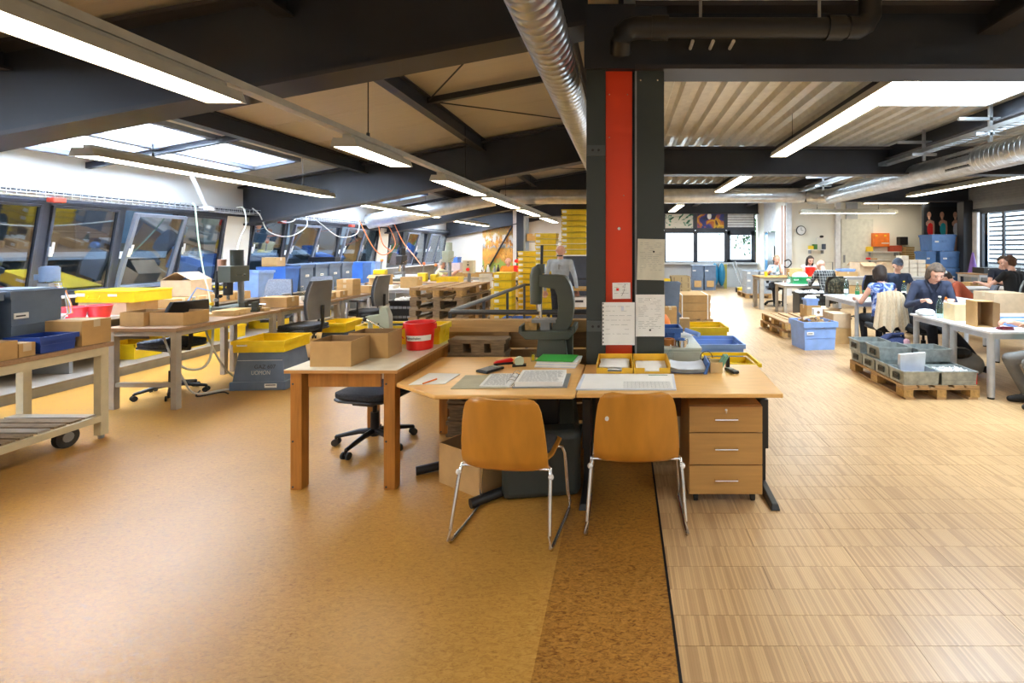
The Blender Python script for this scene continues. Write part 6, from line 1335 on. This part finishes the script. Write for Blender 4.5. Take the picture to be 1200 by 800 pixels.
def person(label, loc, rz, sit=True, lean=0, nod=0, turn=0, hands=((-.2, .45, .80), (.2, .45, .80)), feet=None, shirt=None, trousers=None, sleeve='long', hair='short', hairm=None, skin=None, scale=1, voxel=.011, cap=None, shoe=None, hipz=None, fem=False, curl=.9):
    skin = skin or SKIN; shirt = shirt or FABG; trousers = trousers or JEAN; V = Vector
    t = thing('person', label, 'person', loc, rz); t.scale = (scale,)*3
    hz = hipz or (.55 if sit else .94); P_ = []
    R = Matrix.Rotation(math.radians(-lean), 3, 'X')     # lean forward
    def T(x, y, z): return V((0, 0, hz))+R@V((x, y, z))
    sw = .155 if fem else .18
    # torso
    for s_ in (-1, 1):
        P_.append((T(s_*.075, 0, .0), T(s_*.06, .01, .20), .105, .095, 'shirt')); P_.append((T(s_*.06, .01, .2), T(s_*.075, .0, .40), .095, .105, 'shirt'))
        P_.append((T(s_*.05, .0, .44), T(s_*sw, -.005, .455), .075, .058, 'shirt'))
        P_.append(((s_*.08, 0, hz-.03), (s_*.09, .02, hz-.05), .105, .10, 'trousers'))
        if fem: P_.append((T(s_*.07, .085, .33), T(s_*.07, .09, .33), .05, .05, 'shirt'))
    P_.append((T(0, 0, .1), T(0, .0, .42), .10, .10, 'shirt'))
    nk = T(0, .0, .50); Rh = Matrix.Rotation(math.radians(turn), 3, 'Z')@Matrix.Rotation(math.radians(-(lean*.6+nod)), 3, 'X'); hc = nk+Rh@V((0, .02, .155))
    def H(x, y, z): return hc+Rh@V((x, y, z))
    P_.append((T(0, -.005, .44), H(0, -.015, -.05), .055, .05, 'skin'))
    P_ += [(H(0, -.025, .02), H(0, .015, .025), .082, .082, 'skin'), (H(0, .03, -.01), H(0, .045, -.06), .062, .042, 'skin'), (H(0, .055, -.07), H(0, .068, -.082), .028, .022, 'skin'),
           (H(0, .092, .01), H(0, .112, -.022), .011, .015, 'skin'), (H(-.035, .078, .028), H(.035, .078, .028), .018, .018, 'skin'), (H(-.04, .06, -.02), H(.04, .06, -.02), .03, .03, 'skin'), (H(-.022, .09, -.052), H(.022, .09, -.052), .010, .010, 'skin')]
    for s_ in (-1, 1): P_.append((H(s_*.083, -.005, .015), H(s_*.08, .0, -.02), .016, .010, 'skin'))
    # arms
    for s_, hd in zip((-1, 1), hands):
        sh = T(s_*sw, -.005, .45); hd = V(hd); L1, L2 = .285, .25; dv = hd-sh; dl = min(dv.length, L1+L2-.01); dv = dv.normalized()
        hd = sh+dv*dl; aa = (L1*L1-L2*L2+dl*dl)/(2*dl); hh = math.sqrt(max(0, L1*L1-aa*aa))
        bend = V((s_*.55, -.35, -1)); bend = (bend-dv*bend.dot(dv)).normalized(); el = sh+dv*aa+bend*hh
        mid = sh+(el-sh)*.45
        k1, k2, k3 = {'long': ('shirt',)*3, 'short': ('shirt', 'skin', 'skin'), 'none': ('skin', 'skin', 'skin')}[sleeve]
        P_ += [(sh, mid, .056 if k1 == 'shirt' else .048, .05 if k1 == 'shirt' else .043, k1), (mid, el, .048 if k2 == 'shirt' else .043, .042 if k2 == 'shirt' else .038, k2), (el, el+(hd-el)*.92, .041 if k3 == 'shirt' else .036, .032 if k3 == 'shirt' else .026, k3)]
        f = (hd-el).normalized(); side = f.cross(V((0, 0, 1)));
        if side.length < .2: side = V((1, 0, 0))
        side.normalize(); dn = side.cross(f).normalized(); dn = -dn if dn.z > 0 else dn
        P_.append((el+(hd-el)*.9, hd+f*.02, .024, .024, 'skin'))
        for k_ in range(4):
            o_ = (k_-1.5)*.0195; ln = (.062, .074, .070, .055)[k_]; kn = hd+f*.085+side*o_; P_.append((hd+f*.02+side*o_*.7, kn, .0135, .0120, 'skin'))
            c1, c2 = math.radians(22+curl*18), math.radians(45+curl*38); p1 = kn+(f*math.cos(c1)+dn*math.sin(c1))*ln*.55; p2 = p1+(f*math.cos(c2)+dn*math.sin(c2))*ln*.5
            P_.append((kn, p1, .0105, .0096, 'skin')); P_.append((p1, p2, .0096, .0088, 'skin'))
        ts = -s_; sd = side*(1 if side.dot(V((ts, 0, 0))) > 0 else -1); p0 = hd+f*.02+sd*.022; p1 = p0+f*.035+sd*.028+dn*.012; p2 = p1+f*.03+sd*.004+dn*.008
        P_.append((p0, p1, .0135, .0115, 'skin')); P_.append((p1, p2, .0115, .0098, 'skin'))
    # legs
    feet = feet or (((-.11, .40, 0), (.11, .40, 0)) if sit else ((-.10, .0, 0), (.10, .02, 0)))
    for s_, ft in zip((-1, 1), feet):
        hp = V((s_*.095, .02, hz-.04)); an = V((ft[0], ft[1], .085+ft[2])); L1, L2 = .42, .40; dv = an-hp; dl = min(dv.length, L1+L2-.005); dv.normalize(); an = hp+dv*dl
        aa = (L1*L1-L2*L2+dl*dl)/(2*dl); hh = math.sqrt(max(0, L1*L1-aa*aa)); bend = V((s_*.12, 1, .35)); bend = (bend-dv*bend.dot(dv)).normalized(); kn = hp+dv*aa+bend*hh
        P_ += [(hp, kn, .088, .060, 'trousers'), (kn, kn+(an-kn)*.35, .060, .058, 'trousers'), (kn+(an-kn)*.35, an, .058, .045, 'trousers')]
        fd = V((ft[0]-hp.x, .6, 0)).normalized() if sit else V((s_*.15, 1, 0)).normalized()
        P_ += [(an+V((0, 0, -.04))-fd*.04, an+V((0, 0, -.045))+fd*.08, .042, .04, 'shoe'), (an+V((0, 0, -.045))+fd*.08, an+V((0, 0, -.055))+fd*.16, .04, .030, 'shoe')]
    body = remesh(P_, dict(skin=skin, shirt=shirt, trousers=trousers, shoe=shoe or SHOE), voxel, 'body')
    bo = lk(body, 'body', t)
    for s_ in (-1, 1): MB().ball(H(s_*.032, .090, .008), .0085, EYE, 8).build('eye', bo); MB().tube([H(s_*.018, .097, .032), H(s_*.048, .088, .030)], .004, hairm or HAIRD, 5).build('eyebrow', bo)
    MB().tube([H(-.022, .098, -.053), H(0, .103, -.055), H(.022, .098, -.053)], .0045, LIP, 6).build('mouth', bo)
    hm = hairm or HAIRD; hp_ = []
    if hair not in ('bald', 'none'):
        hp_ = [(H(0, -.02, .055), H(0, .0, .055), .080, .076, 'h'), (H(0, -.055, .03), H(0, -.05, -.02), .070, .060, 'h')]
        for s_ in (-1, 1): hp_.append((H(s_*.05, -.03, .04), H(s_*.045, -.035, -.01), .05, .042, 'h'))
        if hair in ('bob', 'mid', 'long'):
            e = {'bob': -.09, 'mid': -.10, 'long': -.21}[hair]
            for s_ in (-1, 1): hp_ += [(H(s_*.06, .0, .05), H(s_*.078, -.0, e*.7), .040, .030, 'h'), (H(s_*.045, -.05, 0), H(s_*.055, -.05, e), .050, .035, 'h')]
            hp_.append((H(0, -.06, 0), H(0, -.06, e), .055, .045, 'h'))
            if hair == 'mid': hp_ += [(H(-.03, .05, .075), H(.03, .05, .075), .03, .03, 'h')]
        if hair == 'bob': hp_ += [(H(0, -.05, .05), H(0, -.06, -.03), .092, .085, 'h')]
        lk(remesh(hp_, dict(h=hm), .010, 'hair'), 'hair', t)
    elif hair != 'none' and not cap and lean:
        g = [(H(s_*.06, -.04, .0), H(s_*.04, -.062, .0), .034, .032, 'h') for s_ in (-1, 1)]
        lk(remesh(g, dict(h=hm), .008, 'hair'), 'hair', t)
    if cap:
        cp = [(H(0, -.02, .065), H(0, .01, .065), .088, .086, 'h'), (H(-.05, .085, .055), H(.05, .085, .055), .018, .018, 'h'), (H(-.035, .13, .04), H(.035, .13, .04), .012, .012, 'h'), (H(-.05, .085, .055), H(-.035, .13, .04), .014, .012, 'h'), (H(.05, .085, .055), H(.035, .13, .04), .014, .012, 'h'), (H(0, .085, .055), H(0, .13, .04), .014, .012, 'h')]
        lk(remesh(cp, dict(h=cap), .009, 'cap'), 'cap', t)
    return t, T, H
GREYSH = cloth('pale_grey_shirt', (.42, .47, .54)); YELSH = cloth('pale_yellow_shirt', (.80, .76, .48)); ORASH = cloth('orange_shirt', (.85, .30, .03)); NAVYT = cloth('navy_tshirt', (.02, .03, .06)); NAVYJ = cloth('navy_jacket', (.035, .045, .085)); REDJ = cloth('rust_jacket', (.36, .07, .03)); BLKT = cloth('black_tshirt', (.012, .012, .014)); GREENT = cloth('green_tshirt', (.05, .30, .18)); LILT = cloth('lilac_top', (.70, .68, .78)); GREYTR = cloth('grey_trousers', (.17, .165, .16))
t, T, H = person('man standing with his back to the camera in a pale grey shirt', (-1.10, 8.3, 0), math.radians(-4), False, 0, 6, 0, ((-.30, .06, .86), (.30, .06, .86)), None, GREYSH, JEAN, 'long', 'bald', HAIRB, SKINP, .965)
MB().tube([H(-.05, -.06, -.085), H(0, -.08, -.09), H(.05, -.06, -.085)], .012, BLK, 8).build('collar_band', t); MB().box(-.012, .012, -.128, -.118, 1.27, 1.36, GREYM).box(.0, .035, -.128, -.118, 1.33, 1.345, GREYM).build('back_print', t, kind='stuff')
person('white-haired man in a pale yellow shirt seated behind the yellow crate', (-4.92, 12.55, 0), math.radians(-80), True, 14, 8, 0, ((-.15, .5, .95), (.18, .48, .95)), None, YELSH, JEAN, 'short', 'short', HAIRG, SKINP, 1.0, .013)
person('balding man in an orange shirt behind the yellow tower', (-3.42, 14.3, 0), math.radians(178), True, 8, 12, 0, ((-.2, .42, .85), (.2, .42, .85)), None, ORASH, JEAN, 'short', 'bald', HAIRB, SKINP, 1.0, .013)
person('woman in a patterned blouse resting her cheek on her hand at the far bench', (4.22, 13.28, 0), math.radians(176), True, 8, 6, 0, ((-.07, .17, 1.13), (.25, .42, .93)), None, BLOUSE, JEAN, 'short', 'short', HAIRL, SKINP, 1.02, .013, fem=True, hipz=.60)
person('dark-haired woman in a sleeveless pale top bending over her work at the far bench', (5.12, 13.32, 0), math.radians(182), True, 12, 16, 0, ((-.08, .36, .97), (.08, .36, .97)), None, LILT, JEAN, 'none', 'long', HAIRD, SKINP, 1.02, .013, fem=True, hipz=.60)
person('man in a black and white checked shirt seen from behind', (4.60, 10.72, 0), math.radians(4), True, 24, 22, 8, ((-.22, .46, .78), (.2, .46, .78)), None, CHECK, JEAN, 'long', 'none', HAIRB, SKINP, 1.06, .012)
person('woman with a dark bob in a blue floral sleeveless top seen from behind', (3.99, 7.32, 0), math.radians(-3), True, 10, 12, 0, ((-.24, .40, .78), (.22, .42, .78)), None, FLORAL, JEAN, 'none', 'bob', HAIRD, SKINP, 1.0, .010, fem=True)
person('man in a dark baseball cap and navy T-shirt facing the camera', (5.36, 9.38, 0), math.radians(165), True, 4, 8, 0, ((-.2, .42, .80), (.2, .42, .80)), None, NAVYT, JEAN, 'short', 'short', HAIRD, SKIN, 1.04, .011, cap=cloth('dark_cap', (.03, .035, .05)))
person('man with longish grey-brown hair in a navy jacket looking down at the table', (4.34, 6.86, 0), math.radians(170), True, 20, 22, 0, ((-.12, .42, .80), (.22, .42, .80)), ((-.28, .78, 0), (.05, .36, 0)), NAVYJ, JEAN, 'long', 'mid', HAIRB, SKINP, 1.10, .009)
NJ = [o for o in D.objects if o.type == 'EMPTY' and 'navy jacket looking' in str(o.get('label'))][0]
rr_ = Matrix.Rotation(math.radians(-20), 3, 'X')
def TJ(x, y, z): return Vector((0, 0, .55))+rr_@Vector((x, y, z))
MB().tube([TJ(-.03, .11, .40), TJ(-.075, .06, .49), TJ(-.05, -.05, .53), TJ(.05, -.05, .53), TJ(.075, .06, .49), TJ(.03, .11, .40)], .019, NAVYJ, 8).build('collar', NJ, smooth=True)
person('person in a rust-red jacket and white cap bent low over the table', (6.62, 9.0, 0), math.radians(62), True, 42, 20, 0, ((-.2, .5, .72), (.2, .5, .72)), None, REDJ, JEAN, 'long', 'short', HAIRD, SKINP, 1.0, .012, cap=cloth('white_cap', (.75, .74, .72)))
person('man in a black T-shirt with short brown hair seen from behind at the right edge', (7.30, 8.9, 0), math.radians(12), True, 6, 8, 20, ((-.22, .46, .83), (.2, .46, .83)), None, BLKT, JEAN, 'short', 'short', mat('brown_hair', (.09, .04, .02), .7), SKINP, 1.10, .011)
person('person facing the camera beside the man in the black T-shirt', (8.25, 10.5, 0), math.radians(170), True, 10, 4, 0, ((-.2, .42, .83), (.2, .42, .83)), None, NAVYT, JEAN, 'short', 'short', HAIRD, SKINP, 1.08, .012)
person('person cut off by the right edge in a green shirt, grey trousers and sandals', (4.42, 4.78, 0), math.radians(84), True, 14, 10, 0, ((-.05, .30, .80), (.30, .30, .80)), ((-.12, .30, 0), (.14, .26, 0)), GREENT, GREYTR, 'short', 'short', HAIRB, SKINP, 1.0, .009)
# seats
BLUS = cloth('blue_seat_cloth', (.04, .12, .35))
office_chair('swivel chair with blue seat under the person at the right edge', (4.44, 4.76, 0), math.radians(84), .40, BLUS, backh=.40)
office_chair('black swivel chair of the man in the navy jacket', (4.34, 6.92, 0), math.radians(172), .42, FABD, backh=.36)
office_chair('dark swivel chair of the woman in blue, draped with the cardigan', (3.97, 7.28, 0), math.radians(-3), .40, FABD, backh=.42)
office_chair('dark swivel chair of the man in the cap', (5.36, 9.42, 0), math.radians(165), .42, FABB, backh=.3)
office_chair('swivel chair of the man in the checked shirt', (4.60, 10.68, 0), math.radians(4), .43, CAMO, backh=.42)
office_chair('swivel chair with navy backrest right of the checked shirt', (5.32, 10.55, 0), math.radians(10), .45, FABB, backh=.44)
office_chair('dark swivel chair of the woman in the patterned blouse', (4.22, 13.33, 0), math.radians(176), .47, FABD, backh=.3)
office_chair('dark swivel chair of the woman in the pale top', (5.12, 13.37, 0), math.radians(182), .47, FABD, backh=.3)
office_chair('grey swivel chair of the man in the black T-shirt', (7.30, 8.86, 0), math.radians(12), .43, mat('light_grey_fabric', (.35, .38, .38), .9, 0, .2, 40), backh=.46)
office_chair('grey swivel chair between the rust jacket and the navy jacket', (6.64, 8.95, 0), math.radians(62), .42, FABG, backh=.36)
office_chair('swivel chair of the person beside the black T-shirt', (8.25, 10.55, 0), math.radians(170), .43, FABD, backh=.3)
office_chair('swivel chair of the man in pale yellow', (-4.95, 12.55, 0), math.radians(-80), .42, FABD, backh=.34)
office_chair('swivel chair of the man in orange', (-3.42, 14.34, 0), math.radians(178), .42, FABD, backh=.3)
# clothes draped over chair backs
def drape(name, label, loc, rz, m, z0, drop, w0, w1, ph, yb=-.355):
    g = MB(); n_, m_ = 26, 16; vs = []
    for j in range(m_+1):
        for i in range(n_+1):
            u = i/n_*2-1; v = j/m_; wv = w0+w1*v; fold = .022*math.sin(u*17+v*2+ph)*v+.012*math.sin(u*31+ph)
            z = z0-drop*v+.10*max(0, abs(u+.1*math.sin(ph))-.5)*v+.05*math.sin(u*9+ph)*v-.05*u*u*(1-v)
            vs.append((u*wv, yb-.035*math.sin(min(1, v*4)*PI/2)+.10*u*u*(w0/.2)+fold, z))
    q = len(vs); vs += [(x, y+.014, z) for x, y, z in vs]; W1 = n_+1
    fs = [(j*W1+i, (j+1)*W1+i, (j+1)*W1+i+1, j*W1+i+1) for j in range(m_) for i in range(n_)]
    fs += [tuple(x+q for x in f)[::-1] for f in fs]
    for i in range(n_): fs.append((i, i+1, q+i+1, q+i)); fs.append((m_*W1+i+1, m_*W1+i, q+m_*W1+i, q+m_*W1+i+1))
    for j in range(m_): fs.append(((j+1)*W1, j*W1, q+j*W1, q+(j+1)*W1)); fs.append((j*W1+n_, (j+1)*W1+n_, q+(j+1)*W1+n_, q+j*W1+n_))
    g.add(vs, fs, m); return tag(g.build(name, smooth=True, loc=loc, rz=rz), label, name)
drape('cardigan', 'beige knitted cardigan hanging over the back of the seated woman\'s chair', (3.93, 7.28, 0), math.radians(-3), KNIT, .975, .56, .185, .075, 0)
drape('jacket', 'dark camouflage jacket hung over the chair of the man in checks', (4.68, 10.68, 0), 0, CAMO, .95, .5, .22, .02, 1.3)
